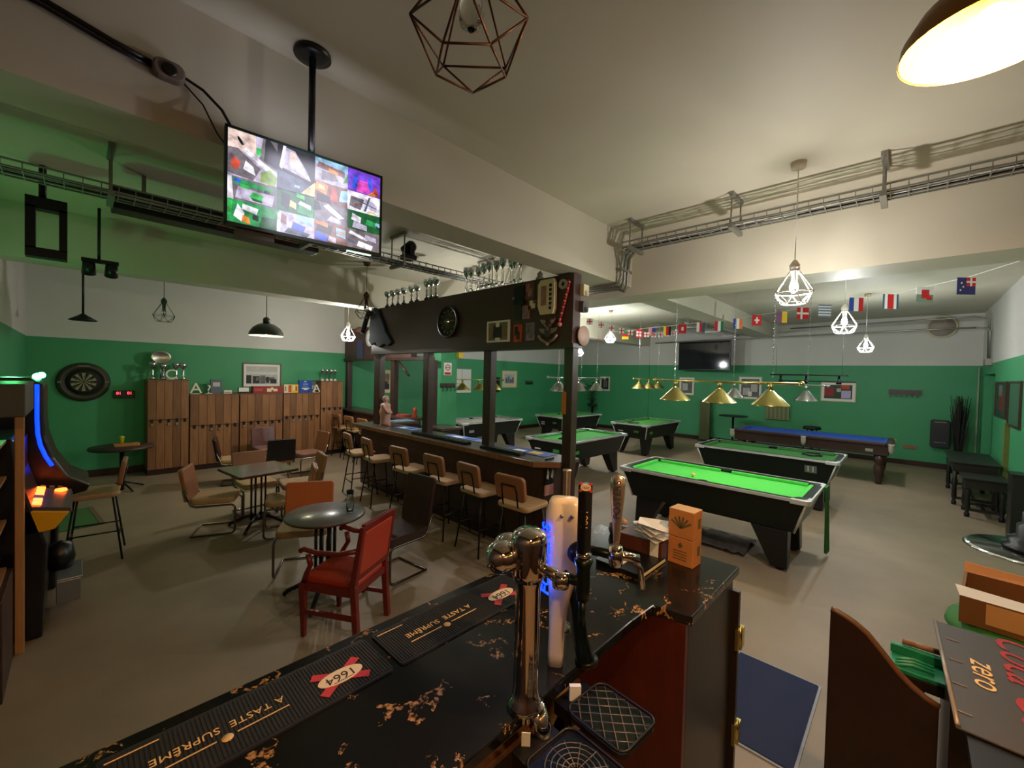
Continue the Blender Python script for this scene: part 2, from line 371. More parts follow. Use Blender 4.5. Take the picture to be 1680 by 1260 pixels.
tile(.28,.5,.52,1,'dark',[('lilac',[(.1,.5),(.9,.35),(.75,.6),(.45,.95),(.2,.98)]),('pink',[(.3,.55),(.75,.42),(.7,.62),(.45,.9),(.32,.92)]),('white',[(.15,1),(.22,1),(.12,.45),(.05,.5)]),('slate',[(0,.0),(.95,.0),(.95,.2),(.6,.34),(0,.42)]),('sky',[(.45,.12),(.58,.12),(.58,.18),(.45,.18)]),('sand',[(.62,.02),(1,.02),(1,.36),(.92,.3)])])
tile(.52,.72,.75,1,'lilac',[('sky',[(0,.7),(1,.6),(1,1),(0,1)]),('brown',[(.05,.6),(.9,.45),(.9,.7),(.1,.85)]),('grey',[(.2,.1),(.7,.2),(.6,.5),(.2,.5)]),('orange',[(.4,.5),(.7,.45),(.7,.6),(.4,.68)]),('green',[(.85,.2),(1,.3),(1,.7)])])
tile(.75,.72,1,1,'purple',[('mag',[(.25,.05),(.7,.05),(.6,.6),(.35,.6)]),('blue',[(.12,.2),(.25,.1),(.3,.8),(.2,.8)]),('blue',[(.65,.3),(.75,.3),(.7,.8),(.6,.8)]),('red',[(.7,.02),(.98,.05),(.85,.5)]),('orange',[(.62,.05),(.75,.0),(.88,.1),(.75,.2)])])
tile(.52,.48,.75,.72,'brown',[('orange',[(0,.55),(.35,.4),(.4,.9),(.05,1)]),('sand',[(.1,.65),(.3,.6),(.28,.8),(.12,.85)]),('red',[(.45,.2),(.7,.1),(.65,.85),(.5,.9)]),('dark',[(.05,.02),(.5,.02),(.45,.35),(.1,.4)]),('sky',[(.72,.2),(1,.3),(1,.9),(.78,.8)])])
tile(.75,.48,1,.72,'white',[('grey',[(.05,.2),(.4,.1),(.5,.7),(.1,.75)]),('lilac',[(.5,.3),(.9,.2),(.9,.6),(.55,.8)]),('slate',[(.15,.6),(.9,.35),(.9,.4),(.15,.68)]),('slate',[(.5,.1),(.56,.1),(.7,.9),(.64,.9)]),('sand',[(.6,.02),(.9,.02),(.85,.15),(.62,.15)]),('brown',[(.2,.3),(.3,.28),(.3,.4),(.22,.42)])])
tile(0,.25,.28,.5,'grey',[('white',[(0,0),(.12,0),(.08,1),(0,1)]),('green',[(.12,.7),(.9,.65),(.95,.85),(.1,.95)]),('lilac',[(.15,.1),(.9,.05),(.95,.55),(.2,.6)]),('lime',[(.42,.25),(.68,.2),(.72,.45),(.5,.5)]),('dgreen',[(.5,.12),(.7,.1),(.68,.2),(.45,.25)]),('lime',[(.25,.6),(.42,.55),(.42,.72),(.25,.75)]),('blue',[(.12,.8),(.25,.76),(.26,.9),(.14,.93)]),('dark',[(.72,.6),(.85,.58),(.85,.7),(.74,.72)])])
tile(0,0,.28,.25,'green',[('white',[(.12,.3),(.28,.1),(.34,.5),(.2,.85)]),('white',[(.28,.65),(.58,.55),(.62,.8),(.3,.9)]),('orange',[(.28,.12),(.46,.05),(.42,.35),(.3,.4)]),('dark',[(.5,.3),(.62,.25),(.62,.5),(.5,.52)]),('dgreen',[(.62,.0),(1,.0),(1,.55),(.7,.5)]),('lime',[(.0,.3),(.08,.3),(.1,1),(0,1)])])
tile(.28,.25,.52,.5,'dgreen',[('dark',[(.1,.3),(.3,.1),(.34,.8),(.12,.9)]),('sand',[(.32,.3),(.5,.2),(.5,.5),(.34,.6)]),('green',[(.5,.1),(.95,.0),(.98,.45),(.6,.5)]),('white',[(.55,.5),(.9,.35),(.9,.55),(.6,.66)]),('lime',[(.5,.8),(.72,.75),(.72,.95),(.5,1)])])
tile(.28,0,.52,.25,'lilac',[('green',[(0,.2),(.08,.1),(.06,1),(0,1)]),('sky',[(.5,.7),(.95,.6),(.95,.95),(.5,1)]),('slate',[(.2,.05),(.8,.02),(.9,.2),(.3,.3)]),('blue',[(.38,.3),(.7,.2),(.76,.5),(.42,.62)]),('brown',[(.1,.5),(.25,.4),(.25,.8),(.12,.9)]),('white',[(0,0),(.1,0),(.1,.8),(.02,.9)])])
tile(.52,.24,.75,.48,'grey',[('white',[(.25,.8),(.75,.3),(.9,.42),(.4,.95)]),('lilac',[(.35,.1),(.8,.05),(.8,.25),(.5,.4)]),('dark',[(0,.5),(.2,.6),(.12,.95),(0,1)])])
tile(.75,.24,1,.48,'dgreen',[('white',[(.12,.5),(.4,.4),(.42,.7),(.15,.85)]),('green',[(.55,.4),(.9,.3),(.9,.6),(.6,.7)]),('lilac',[(.15,.1),(.6,.05),(.6,.32),(.2,.45)]),('sky',[(.85,.45),(1,.4),(1,.6),(.88,.62)])])
tile(.52,0,.75,.24,'brown',[('dark',[(.05,.5),(.5,.4),(.55,.85),(.1,.95)]),('orange',[(.02,.85),(.4,.75),(.4,.98),(.02,1)]),('blue',[(.0,.1),(.35,.0),(.42,.3),(.05,.5)]),('lilac',[(.4,.1),(.65,.05),(.65,.3),(.45,.35)]),('sky',[(.65,.45),(.95,.35),(.95,.8),(.65,.85)]),('orange',[(.74,.5),(.86,.48),(.86,.68),(.76,.7)])])
tile(.75,0,1,.24,'grey',[('white',[(.05,.75),(.6,.5),(.65,.62),(.1,.9)]),('white',[(.3,.15),(.75,.05),(.8,.3),(.35,.45)]),('lilac',[(.55,.6),(.9,.5),(.9,.75),(.55,.85)]),('slate',[(.0,.3),(.25,.2),(.25,.35),(0,.5)])])
b.build('screen',t)
b=MB(); b.tube([(.40,.05,zt-.06),(.40,.05,CZ-.01)],.018,blackp,12); b.box(.36,.035,zt-.12,.44,.075,zt,blackp); b.build('pole',t)
b=MB(); b.M=Matrix.Translation((.40,.05,CZ-.03)); b.lathe([(.09,.03),(.095,.01),(.05,0)],blackp,n=24); b.build('ceiling_plate',t)
b=MB(); b.box(TW-.2,.0,zb-.006,TW-.06,.01,zb-.001,mat('glow strip',(200,255,220),.4,emit=1.2)); b.build('status_light',t)
b=MB(); b.box(.05,.02,zb-.035,.22,.09,zb-.001,blackp); b.build('speaker_bar',t)
# ---------------------------------------------------------------- island bar: counters
t=thing('bar_counter','long dark wood island counter with six tan stools along it','bar counter',(0,0,0))
b=MB(); b.box(3.62,2.95,0,4.0,7.3,1.04,darkwood); b.box(4.0,6.95,0,4.6,7.3,1.04,darkwood); b.build('front_panel',t)
b=MB(); b.prism([(3.47,2.98),(3.66,2.76),(4.05,2.76),(4.05,6.9),(4.62,6.9),(4.62,7.35),(3.47,7.35)],1.05,1.1,topdark); b.build('countertop',t,bevel=.008)
b=MB(); b.prism([(3.465,2.97),(3.66,2.752),(3.68,2.752),(3.485,2.98),(3.485,7.35),(3.465,7.35)],1.04,1.095,midwood2); b.build('edge_trim',t)
b=MB(); b.box(3.6,3.0,.0,3.62,7.2,.1,basebrown); b.build('kick_board',t)
t=thing('bar_counter','short far wing of the island counter running back to the lockers, three stools','bar counter',(0,0,0))
b=MB(); b.box(4.7,7.36,0,4.95,10.66,1.04,darkwood); b.build('front_panel',t)
b=MB(); b.box(4.63,7.36,1.05,5.12,10.68,1.1,topdark); b.build('countertop',t,bevel=.008)
# posts & header A
t=thing('bar_canopy','dark wooden canopy frame with wide header board above the island bar','canopy',(0,0,0))
b=MB(); b.box(3.7,2.66,2.38,3.84,7.12,3.17,headwood); b.build('header_board',t,bevel=.004)
b=MB(); b.box(3.69,2.64,2.36,3.86,7.12,2.41,darkwood); b.build('bottom_rail',t)
for (x,y,z0,w) in ((3.72,2.66,0,.12),(3.73,3.97,1.1,.14),(3.73,5.37,1.1,.14),(3.73,6.86,1.1,.2)):
    b=MB(); b.box(x,y,z0,x+.11,y+w,2.38,darkwood); b.build('post',t,bevel=.006)
# header C (far wing)
t=thing('bar_canopy','smaller dark canopy with white plates above the far wing by the lockers','canopy',(0,0,0))
b=MB(); b.box(4.78,7.5,2.33,4.92,10.6,3.1,headwood); b.build('header_board',t)
b=MB(); b.box(4.76,6.9,2.3,4.95,10.62,2.36,darkwood); b.build('bottom_rail',t)
for y in (10.45,8.9,8.2,6.75):
    b=MB(); b.box(4.8,y,1.1 if y>7 else 0,4.92,y+.15,2.3,darkwood); b.build('post',t,bevel=.006)
b=MB(); b.tube([(4.8,8.05,2.3),(4.8,7.6,1.98)],.025,darkwood,6); b.build('brace',t)
# inner return counter under posts
t=thing('back_shelf','inner dark back shelf of the island bar beside the green column','shelf',(0,0,0))
b=MB(); b.box(4.63,6.2,.98,5.15,6.88,1.02,topdark); b.build('shelf_board',t)
b=MB(); b.box(4.7,6.25,0,5.1,6.85,.98,darkwood); b.build('body',t)
# things on header A
t=thing('wall_clock','large dark round clock on the canopy header board','clock',(3.7,4.83,2.79))
b=MB(); b.M=Matrix.Rotation(-PI/2,4,'Y'); b.lathe([(.21,0),(.235,.02),(.23,.045),(.2,.04),(.2,.012)],mat('dark bronze',(44,40,34),.4,metal=.5),n=36); b.build('rim',t)
b=MB(); b.M=Matrix.Rotation(-PI/2,4,'Y'); b.lathe([(0,.012),(.2,.012),(.2,.016),(0,.016)],mat('dark clock face',(62,58,48),.6,var=.3,scale=20),n=36); b.lathe([(.0,.016),(.05,.016),(.045,.03),(0,.032)],mat('dull bronze boss',(108,98,70),.4,metal=.4),n=16); b.build('face',t)
b=MB()
for k in range(12):
    a=k*PI/6; 
    b.box(-.026,math.sin(a)*.16-.012,math.cos(a)*.16-.012,-.018,math.sin(a)*.16+.012,math.cos(a)*.16+.012,mat('clock numeral',(130,118,86),.5))
b.build('numerals',t)
b=MB(); b.tube([(-.03,0,0),(-.03,-.13,.01)],.006,brass); b.tube([(-.032,0,0),(-.032,.1,.02)],.006,brass); b.build('hands',t)
def wpic(name,label,y0,y1,z0,z1,xs,frame,matc,imgs,grp=None,fw=.02,mw=.03,dirx=-1,cat='picture'):
    """picture on a board/wall facing -X"""
    t=thing(name,label,cat,(xs,(y0+y1)/2,(z0+z1)/2),group=grp); w=(y1-y0)/2;h=(z1-z0)/2
    b=MB(); 
    for a in ((-w,-h,w,-h+fw),(-w,h-fw,w,h),(-w,-h+fw,-w+fw,h-fw),(w-fw,-h+fw,w,h-fw)): b.box(-.025,a[0],a[1],0,a[2],a[3],frame)
    b.build('frame',t)
    b=MB(); b.box(-.012,-w+fw,-h+fw,0,w-fw,h-fw,matc)
    iw=w-fw-mw; ih=h-fw-mw
    for k,(u0,v0,u1,v1,c) in enumerate(imgs):
        b.box(-.0125-.0006*(k+1),iw-2*iw*u1,-ih+2*ih*v0,-.011,iw-2*iw*u0,-ih+2*ih*v1,c)
    b.build('print',t); return t
g1=mat('pale grey print',(188,186,182),.6,var=.1,scale=9); g2=mat('mid grey print',(104,102,100),.6,var=.4,scale=14); g3=mat('dark print',(36,36,34),.6,var=.5,scale=12); sep=mat('sepia print',(132,112,84),.6,var=.3,scale=12)
alu=mat('thin silver frame',(150,148,146),.3,metal=.6); pinkp=mat('dusty pink print',(168,120,112),.6,var=.3,scale=16); orp=mat('orange red print',(196,74,36),.6,var=.3,scale=10); lil=mat('lilac print',(130,120,150),.6,var=.4,scale=18); cream=mat('cream print',(226,214,176),.6,var=.06)
wpic('framed_picture','white framed picture of dark curtains on the canopy header board',3.6,4.0,2.46,2.73,3.7,paper,paper,[(0,0,.8,1,sep),(.3,.1,.62,.75,g3),(0,.0,1,1,sep),(.25,.12,.68,.85,g3),(.38,.75,.56,1,paper),(.36,0,.6,.16,paper)],fw=.022,mw=.0)
for (lab,y0,y1,z0,z1,c,c2) in (('small pink photo card above two others on the header board',3.28,3.45,2.72,2.88,pinkp,lil),
    ('orange and green card beside the white framed picture on the header',3.4,3.53,2.45,2.66,orp,g3),
    ('lilac printed card between orange card and pale crest on the header',3.2,3.33,2.46,2.67,lil,g2),
    ('faded red poster card near the top edge of the header board',3.22,3.36,2.95,3.15,mat('dull red print',(120,74,72),.6,var=.3,scale=12),pinkp),
    ('small red and cream box card under the faded poster on the header',3.17,3.3,2.82,2.94,mat('dull red print',(120,74,72)),cream)):
    t=thing('picture_card',lab,'picture',(3.7,(y0+y1)/2,(z0+z1)/2)); w=(y1-y0)/2; h=(z1-z0)/2
    b=MB(); b.box(-.012,-w,-h,0,w,h,c); b.box(-.0135,-w*.6,-h*.7,-.012,w*.3,h*.2,c2); b.box(-.0142,-w*.1,-h*.2,-.012,w*.7,h*.8,c2); b.build('card',t)
b=MB(); b.box(3.67,3.36,2.9,3.7,3.52,3.12,blackp); b.box(3.675,3.4,2.72,3.7,3.5,2.9,mat('dark green plate',(34,44,38),.5)); b.ball((3.67,3.52,2.98),.025,mat('dull metal',(110,104,100),.5,metal=.5)); one(b,'wall_ornament','dark grey ornament mask left of the red cards on the header','ornament')
b=MB(); b.M=Matrix.Translation((3.68,2.98,2.94))
b.prism([(-.11,-.14),(-.09,-.2),(.09,-.2),(.13,-.1),(.13,.14),(.09,.19),(-.09,.19),(-.11,.14)],-.05,.0,cream,'x')
for k in range(6): b.box(-.056,-.075,-.15+k*.05,-.05,-.04,-.115+k*.05,g3)
b.box(-.054,.0,-.1,-.05,.08,.12,pinkp)
one(b,'wall_ornament','cream bus-shaped plaque with a row of dark windows on the header','ornament',bevel=.012)
b=MB(); b.M=Matrix.Translation((3.69,2.79,3.06))@Matrix.Rotation(-PI/2,4,'Y'); b.shell([(.025,0),(.055,.0),(.055,.02),(.025,.02),(.025,0)],mat('pale ring',(180,174,168),.5),n=20); one(b,'wall_ring','small pale ring plaque near the top corner of the header','ornament')
b=MB(); P_=[(3.68,2.72,3.1),(3.68,2.70,3.07),(3.68,2.73,2.95),(3.68,2.8,2.72),(3.68,2.82,2.64)]
b.tube(P_,.009,red); b.ball((3.68,2.82,2.62),.028,mat('pink bead',(220,130,130),.3)); b.ball((3.68,2.82,2.67),.016,white)
for k in range(14):
    q=Vector(P_[1]).lerp(Vector(P_[4]),k/13); b.ball((3.67,q.y,q.z),.014,red if k%2 else mat('pink bead',(220,130,130)),8)
one(b,'bead_string','long red bead string hanging down the right end of the header','beads')
b=MB(); b.M=Matrix.Translation((3.69,2.98,2.56)); cg=mat('pale bronze crest',(142,126,116),.4,metal=.3)
for s in (-1,1):
    b.prism([(0,-.06),(s*.11,-.01),(s*.13,.03),(s*.03,.02)],-.02,0,cg,'x'); b.tube([(-.02,s*-.1,.13),(-.02,s*.02,0)],.014,cg,6)
    b.tube([(-.015,s*.13,-.05),(-.02,s*.09,-.1),(-.02,0,-.15)],.018,cg,6)
b.prism([(-.03,-.08),(.03,-.08),(.045,0),(.02,.1),(-.02,.1),(-.045,0)],-.03,0,mat('dark crest shield',(70,54,50),.5),'x'); b.ball((-.02,0,-.15),.028,cg); b.ball((-.02,-.06,.1),.03,cg); b.ball((-.02,.06,.1),.03,cg)
one(b,'crest_plaque','winged crest plaque with crossed shapes at lower right of the header','plaque')
# end-board ornaments (seen edge-on)
for k,(z,c,lab,s) in enumerate(((3.0,cream,'small cream box ornament at the top of the canopy end',.05),(2.82,g2,'grey figure ornament on the canopy end below the cream box',.05),(2.5,mat('pale pink plate',(200,170,158),.5),'large pale plate hung on the canopy end above the tall post',.1))):
    b=MB(); b.M=Matrix.Translation((3.86+k*.0,2.655,z))
    if k==2: b.M=b.M@Matrix.Rotation(PI/2,4,'X'); b.lathe([(0,.0),(.08,.0),(.11,.03),(.11,.035),(0,.015)],c,n=24)
    else: b.rbox(-s,-.05,-s*1.2,s,0,s*1.2,.015,c,axis='y'); b.ball((0,-.05,-.03),.03,c)
    one(b,'wall_plate' if k==2 else 'wall_ornament',lab,'ornament')
b=MB(); b.box(3.712,2.73,1.63,3.718,2.79,1.88,card)
one(b,'notice_card','small tan notice card pinned to the tall end post of the bar','notice')
# dark jacket at left end
b=MB(); b.M=Matrix.Translation((3.6,6.95,2.85)); cloth=mat('dark navy cloth',(22,34,46),.8,var=.2)
P2=[(-.62,-.30),(-.52,-.2),(-.42,-.12),(-.3,.08),(-.2,.2),(-.12,.3),(.0,.34),(.1,.33),(.16,.24),(.15,.12),(.19,.0),(.17,-.14),(.2,-.25),(.1,-.33),(-.06,-.3),(-.2,-.38),(-.36,-.33),(-.5,-.36)]
vs=[];n=len(P2)
b.prism([(p[0],p[1]) for p in P2],.05,.1,cloth,'x'); b.tube([(.02,.12,.3),(.0,.2,.1),(-.05,.22,-.12)],.045,cloth)
one(b,'jacket','dark navy jacket draped over the left end of the canopy header','jacket',bevel=.02)
# trophies
def trophy(name,label,h,base,cup,grp,loc,style=0):
    t=thing(name,label,'trophy',loc,group=grp)
    b=MB(); b.lathe([(.042,0),(.042,h*.12),(.026,h*.14),(.022,h*.17)],base,n=12); b.build('base',t)
    b=MB(); b.lathe([(.015,h*.17),(.028,h*.25),(.013,h*.34),(.024,h*.5),(.01,h*.62)],glass if style==1 else silver,n=12); b.build('stem',t)
    b=MB(); b.lathe([(.008,h*.62),(.04,h*.7),(.058,h*.85),(.056,h*1.0),(.05,h*1.0),(.05,h*.86),(.006,h*.68)],cup,n=16); b.build('cup',t)
    return t
t0=None
ys=[6.7,6.52,6.34,6.16,5.93,5.77,5.5,5.38,5.26]
lb=['leftmost silver cup trophy standing on top of the bar canopy','second silver cup trophy from the left on the canopy','third silver cup trophy from the left on the canopy','fourth silver cup trophy from the left on the canopy','fifth trophy from the left, above left of the dark clock','sixth trophy from the left, above the dark clock','seventh trophy from the left on the canopy, slightly taller','eighth trophy from the left on the canopy','ninth trophy, right end of the left row on the canopy']
for i,y in enumerate(ys):
    h=.28 if i<6 else .33
    if i==0: t0=trophy('trophy',lb[0],.28,blackp,silver,'trophies on the left of the canopy',(3.77,y,3.17))
    else:
        o=dup(t0,(3.77,y,3.17),random.random(),lb[i]); o.scale=(1,1,h/.28)
ys=[4.55,4.42,4.28,4.16,4.05,3.92,3.82,3.7,3.6,3.5]
wd=['first','second','third','fourth','fifth','sixth','seventh','eighth','ninth','last']
t1=trophy('trophy','first trophy of the right-hand row on the canopy, next to the gap',.36,glass,silver,'trophies on the right of the canopy',(3.77,ys[0],3.17),1); t1.scale=(.8,.8,1)
for i,y in enumerate(ys[1:]):
    o=dup(t1,(3.77+random.uniform(-.03,.03),y,3.17),random.random(),wd[i+1]+' trophy of the crowded right-hand row on the canopy, counted from the gap'); o.scale=(.8,.8,random.uniform(.9,1.12))
b=MB(); b.M=Matrix.Translation((3.77,3.2,3.17)); b.lathe([(.05,0),(.05,.03),(.03,.05),(.035,.08),(0,.12)],mat('pale metal',(150,148,140),.4,metal=.4)); one(b,'figurine','small domed ornament alone on the canopy top before the main beam','ornament')
# plates on header C
def wplate(lab,y,z,r,c,sq=False,nm='wall_plate'):
    b=MB(); b.M=Matrix.Translation((4.775,y,z))@Matrix.Rotation(-PI/2,4,'Y')
    if sq: b.box(-r,-r*.6,0,r,r*.6,.015,c)
    else:
        b.lathe([(0,.01),(r*.7,.01),(r,.04),(r,.045),(r*.7,.018),(0,.018)],c,n=28)
        b.box(-r*.3,-r*.3,.018,r*.3,r*.3,.02,mat('blue grey print',(120,140,170),.5)); 
    one(b,nm,lab,'plate' if not sq else 'sign')
wplate('upper round white plate on the far canopy beside the glowing lamp',9.2,2.83,.2,mat('white plate',(226,226,222),.3))
wplate('lower round white plate with blue motif on the far canopy',8.62,2.62,.2,mat('white plate',(226,226,222),.3))
wplate('blue rectangular sign at the far end of the small canopy',9.75,2.58,.22,mat('dull blue sign',(60,70,110),.5),True,'wall_sign')
wplate('small white plaque between the blue sign and lower plate',9.1,2.56,.1,paper,True,'wall_plaque')
wplate('small yellow-green plaque between the round plates',8.9,2.82,.12,mat('yellow green plaque',(190,196,150),.5),True,'wall_plaque')
b=MB(); b.M=Matrix.Translation((4.7,9.6,2.95)); b.lathe([(0,.0),(.14,.02),(.15,.06),(.08,.14),(.0,.16)],mat('dull red hat',(110,70,64),.7)); one(b,'hat','dull red cap on top of the far canopy near the glowing lamp','hat',)
# statue
t=thing('statuette','pink stone statuette of a standing figure at the far end of the counter','statue',(3.78,6.72,1.1),-2.2)
st=mat('pink stone',(186,140,128),.6,bump=.2,bscale=30)
b=MB()
b.lathe([(.085,0),(.09,.05),(.085,.14),(.1,.2),(.105,.25),(.09,.29),(.085,.33),(.09,.36),(.07,.385),(.03,.40),(.026,.415),(.045,.43),(.056,.465),(.05,.5),(.03,.525),(0,.53)],st,n=18)
b.ball((-.045,.03,.35),.032,st); b.ball((.045,.03,.35),.032,st); 
for s in (-1,1): b.tube([(s*.085,0,.37),(s*.115,.01,.3),(s*.1,.05,.24),(s*.02,.1,.22)],.022,st)
b.ball((0,.055,.46),.01,st)
o=b.build('body',t); o.scale=(1.45,1.0,1.0)
b=MB(); b.lathe([(.1,0),(.1,.012)],st); b.build('plinth',t)
# counter clutter
def flat(nm,lab,cat,x0,y0,x1,y1,z,h,m,rot=0,stripe=None):
    b=MB(); w=(x1-x0)/2; d=(y1-y0)/2; b.box(-w,-d,0,w,d,h,m)
    if stripe: b.box(-w*.5,-d*.6,h,w*.5,-d*.1,h+.001,stripe); b.box(-w*.7,d*.1,h,w*.2,d*.6,h+.001,paper)
    return one(b,nm,lab,cat,loc=((x0+x1)/2,(y0+y1)/2,z),rotz=rot)
lb1=mat('light blue print',(110,140,210),.5)
flat('bar_towel','pale blue bar towel beside the statuette end of the counter','towel',3.75,5.9,4.0,6.35,1.1,.006,lb1,.15,blue)
flat('bar_towel','blue and white bar towel between the middle posts of the counter','towel',3.86,4.3,4.04,5.1,1.1,.006,lb1,.03,blue)
flat('bar_towel','blue bar towel with yellow print near the tall end post','towel',3.75,3.05,4.0,3.75,1.1,.006,blue,.0,yellow)
b=MB(); b.rbox(-.06,-.65,0,.06,.65,.035,.02,blackp); 
for k in range(12): b.box(-.045,-.62+k*.1,.035,.045,-.56+k*.1,.04,blackgloss)
one(b,'drip_mat','long black rubber drip mat at the middle posts of the island counter','bar mat',loc=(3.62,4.9,1.1))
b=MB(); b.rbox(-.06,-.35,0,.06,.35,.035,.02,blackp); b.box(-.05,-.3,.035,.05,.3,.04,blackgloss)
one(b,'drip_mat','shorter black rubber drip mat near the tall end post on the counter','bar mat',loc=(3.62,3.62,1.1))
flat('glass_shelf','pale reflective sheet on the return of the counter behind the statuette','tray',4.15,7.02,4.58,7.3,1.1,.01,mat('pale blue glass sheet',(150,170,200),.15))
flat('book','closed red book on the far counter wing beside the posts','book',4.75,7.7,4.95,8.0,1.1,.04,mat('dull red cover',(170,66,60),.5))
b=MB(); b.lathe([(.05,0),(.055,.02),(.03,.1),(.05,.14),(.03,.2),(0,.22)],redv); one(b,'ornament','small red ornament on the far counter wing','ornament',loc=(4.9,7.5,1.1))
# poster on counter end
t=thing('photo_poster','black and white photo poster over an orange strip beside the beer fonts','poster',(3.72,2.93,.88))
b=MB(); b.box(-.1,-.012,-.06,.05,.0,.24,blackp); b.build('print',t)
b=MB()
for (x,z,r) in ((-.05,.17,.022),(.02,.18,.022)): b.M=Matrix.Translation((x,-.012,z))@Matrix.Rotation(PI/2,4,'X'); b.lathe([(0,0),(r,0),(r,.002),(0,.002)],paper,n=10)
b.M=Matrix.Identity(4)
for x in (-.06,.02): b.prism([(x-.02,.02),(x+.015,.0),(x+.03,.08),(x+.0,.13)],-.014,-.012,g1,'y')
b.build('faces',t)
b=MB(); b.box(-.1,-.014,-.18,.05,0,-.06,pinkp); b.build('orange_strip',t)

# ---------------------------------------------------------------- stools
def stool(label,loc,rot,grp,upm=tan,backm=tanback):
    t=thing('bar_stool',label,'bar stool',loc,rot,grp); S=.72
    b=MB(); b.rbox(-.2,-.21,S-.055,.2,.21,S,.06,upm); b.build('seat',t,bevel=.018)
    b=MB(); b.M=Matrix.Translation((-.21,0,.9))@Matrix.Rotation(-.16,4,'Y'); b.rbox(-.022,-.2,-.13,.022,.2,.13,.05,backm,axis='x'); b.build('backrest',t,bevel=.012)
    b=MB(); b.tube([(-.17,-.1,S-.05),(-.205,-.1,S),(-.225,-.1,.86),(-.245,-.09,.93),(-.245,.09,.93),(-.225,.1,.86),(-.205,.1,S),(-.17,.1,S-.05)],.009,blackm,6); b.build('back_frame',t)
    for sx in (-1,1):
        for sy in (-1,1):
            b=MB(); b.tube([(sx*.14,sy*.14,S-.05),(sx*.22,sy*.22,0)],.01,blackm,6); b.build('leg',t)
    b=MB(); r=.19
    for a,c in (((r,-r),(r,r)),((-r,-r),(-r,r)),((-r,r),(r,r)),((-r,-r),(r,-r))):
        z=.24 if a[0]==c[0] else .3
        b.tube([(a[0],a[1],z),(c[0],c[1],z)],.008,blackm,6)
    b.build('footrest',t)
    return t
SL=['tan bar stool at the near right end of the island counter','second tan bar stool from the near end of the island counter','third tan bar stool, half hidden behind the brown leather chair','fourth tan bar stool from the near end, behind the leather chair back','fifth tan bar stool from the near end, on open floor','sixth tan bar stool, at the statuette end of the counter']
s0=None
for i,(x,y,r) in enumerate(((3.27,2.93,.05),(3.3,3.6,-.05),(3.29,4.27,.02),(3.26,5.05,.06),(3.27,5.95,-.12),(3.28,6.62,-.15))):
    if i==0: s0=stool(SL[0],(x,y,0),r,'tan stools along the island counter')
    else: dup(s0,(x,y,0),r,SL[i])
for (y,l) in ((9.8,'yellow tan stool nearest the lockers at the far counter wing'),(9.15,'middle yellow tan stool of three at the far counter wing'),(8.5,'nearest of the three yellow tan stools at the far counter wing')):
    dup(s0,(4.45,y,0),.05,l,'tan stools at the far wing')
dup(s0,(.13,6.2,0),PI-.1,'lone tan bar stool in front of the fruit machines','')
# ---------------------------------------------------------------- cue lockers
def locker(label,x0,x1,h,split,n,hang=None,nom=0):
    t=thing('cue_locker',label,'locker',(x0,10.16,0),group='cue lockers along the back wall'); W=x1-x0
    b=MB(); b.box(0,.02,.1,W,.53,h-.01,midwood2); b.box(-.005,0,h-.02,W+.005,.53,h,midwood2); b.build('body',t)
    b=MB(); b.box(0,.03,0,W,.5,.1,basebrown); b.build('plinth',t)
    for i in range(n):
        for (z0,z1) in ((.11,split-.012),(split+.012,h-.025)):
            b=MB(); a=W*i/n; b.box(a+.003,0,z0,a+W/n-.003,.02,z1,midwood if (i*7+int(z0*3)+nom)%3 else midwood2); d=b.build('door',t)
            if z0<.5:
                b=MB(); b.box(a+W/n*.35,-.012,split-.05,a+W/n*.65,0,split+.02,blackm)
                if random.random()<.5: b.M=Matrix.Translation((a+W/n*.5,-.012,split-.07)); b.rbox(-.02,-.014,-.03,.02,0,.02,.008,steel if random.random()<.6 else brass,axis='y')
                b.build('hasp',d)
    return t
locker('tall left cue locker topped with silver cups and an oval tray',.89,1.5,1.79,1.03,5)
locker('low cue locker beside the tall left one, under the letter A',1.52,2.34,1.51,.88,6,nom=1)
locker('middle low cue locker under the framed photograph',2.36,3.18,1.51,.9,6,nom=2)
locker('right low cue locker under the blue board game box',3.2,4.0,1.51,.97,6)
locker('tall right cue locker topped with four small trophies',4.02,4.55,1.79,1.13,4,nom=1)
def tri(lab,x,h,cup=silver,r=1,y=10.4):
    o=trophy('trophy',lab,h,silver,cup,'silver cups on the lockers',(x,y,1.79)); o.scale=(r*1.05,r*1.05,1); return o
for lab,x,h in (('leftmost silver cup trophy on the tall left locker',.98,.33),('second silver cup trophy on the tall locker, under the oval tray',1.14,.3),('third silver cup on the tall left locker, right of the letter C',1.33,.33),('right-hand silver cup on the tall left locker',1.44,.33)): tri(lab,x,h)
t=thing('oval_tray','oval silver tray standing above the cups on the tall left locker','tray',(1.11,10.5,2.22))
b=MB(); b.M=Matrix.Rotation(PI/2,4,'X'); b.lathe([(0,0),(.11,0),(.135,.012),(.135,.018),(.11,.008),(0,.006)],mat('dull silver tray',(165,168,160),.25,metal=.9),n=28); o=b.build('plate',t); o.scale=(1.15,1,.95)
b=MB(); b.tube([(0,.03,-.13),(0,.0,-.42)],.014,silver); b.build('stand',t)
for i,x in enumerate((4.12,4.23,4.33,4.43)):
    o=trophy('trophy',['first','second','third','last'][i]+' small glass trophy from the left on the tall right locker',.28,white,silver,'small trophies on the right locker',(x,10.35,1.79),1)
    o.scale=(.8,.8,1)
def letter(ch,lab,x,z,sz,y=10.25):
    t=thing('marquee_letter',lab,'letter',(x,y,z))
    tb=text_mb(ch,sz,mat('cream letter',(232,226,206),.5),Matrix.Translation((0,0,sz*.34))@Matrix.Rotation(PI/2,4,'X'),.05); tb.build('face',t)
    b=MB(); b.box(-sz*.25,-.02,-.002,sz*.25,.02,.006,white); b.build('foot',t)
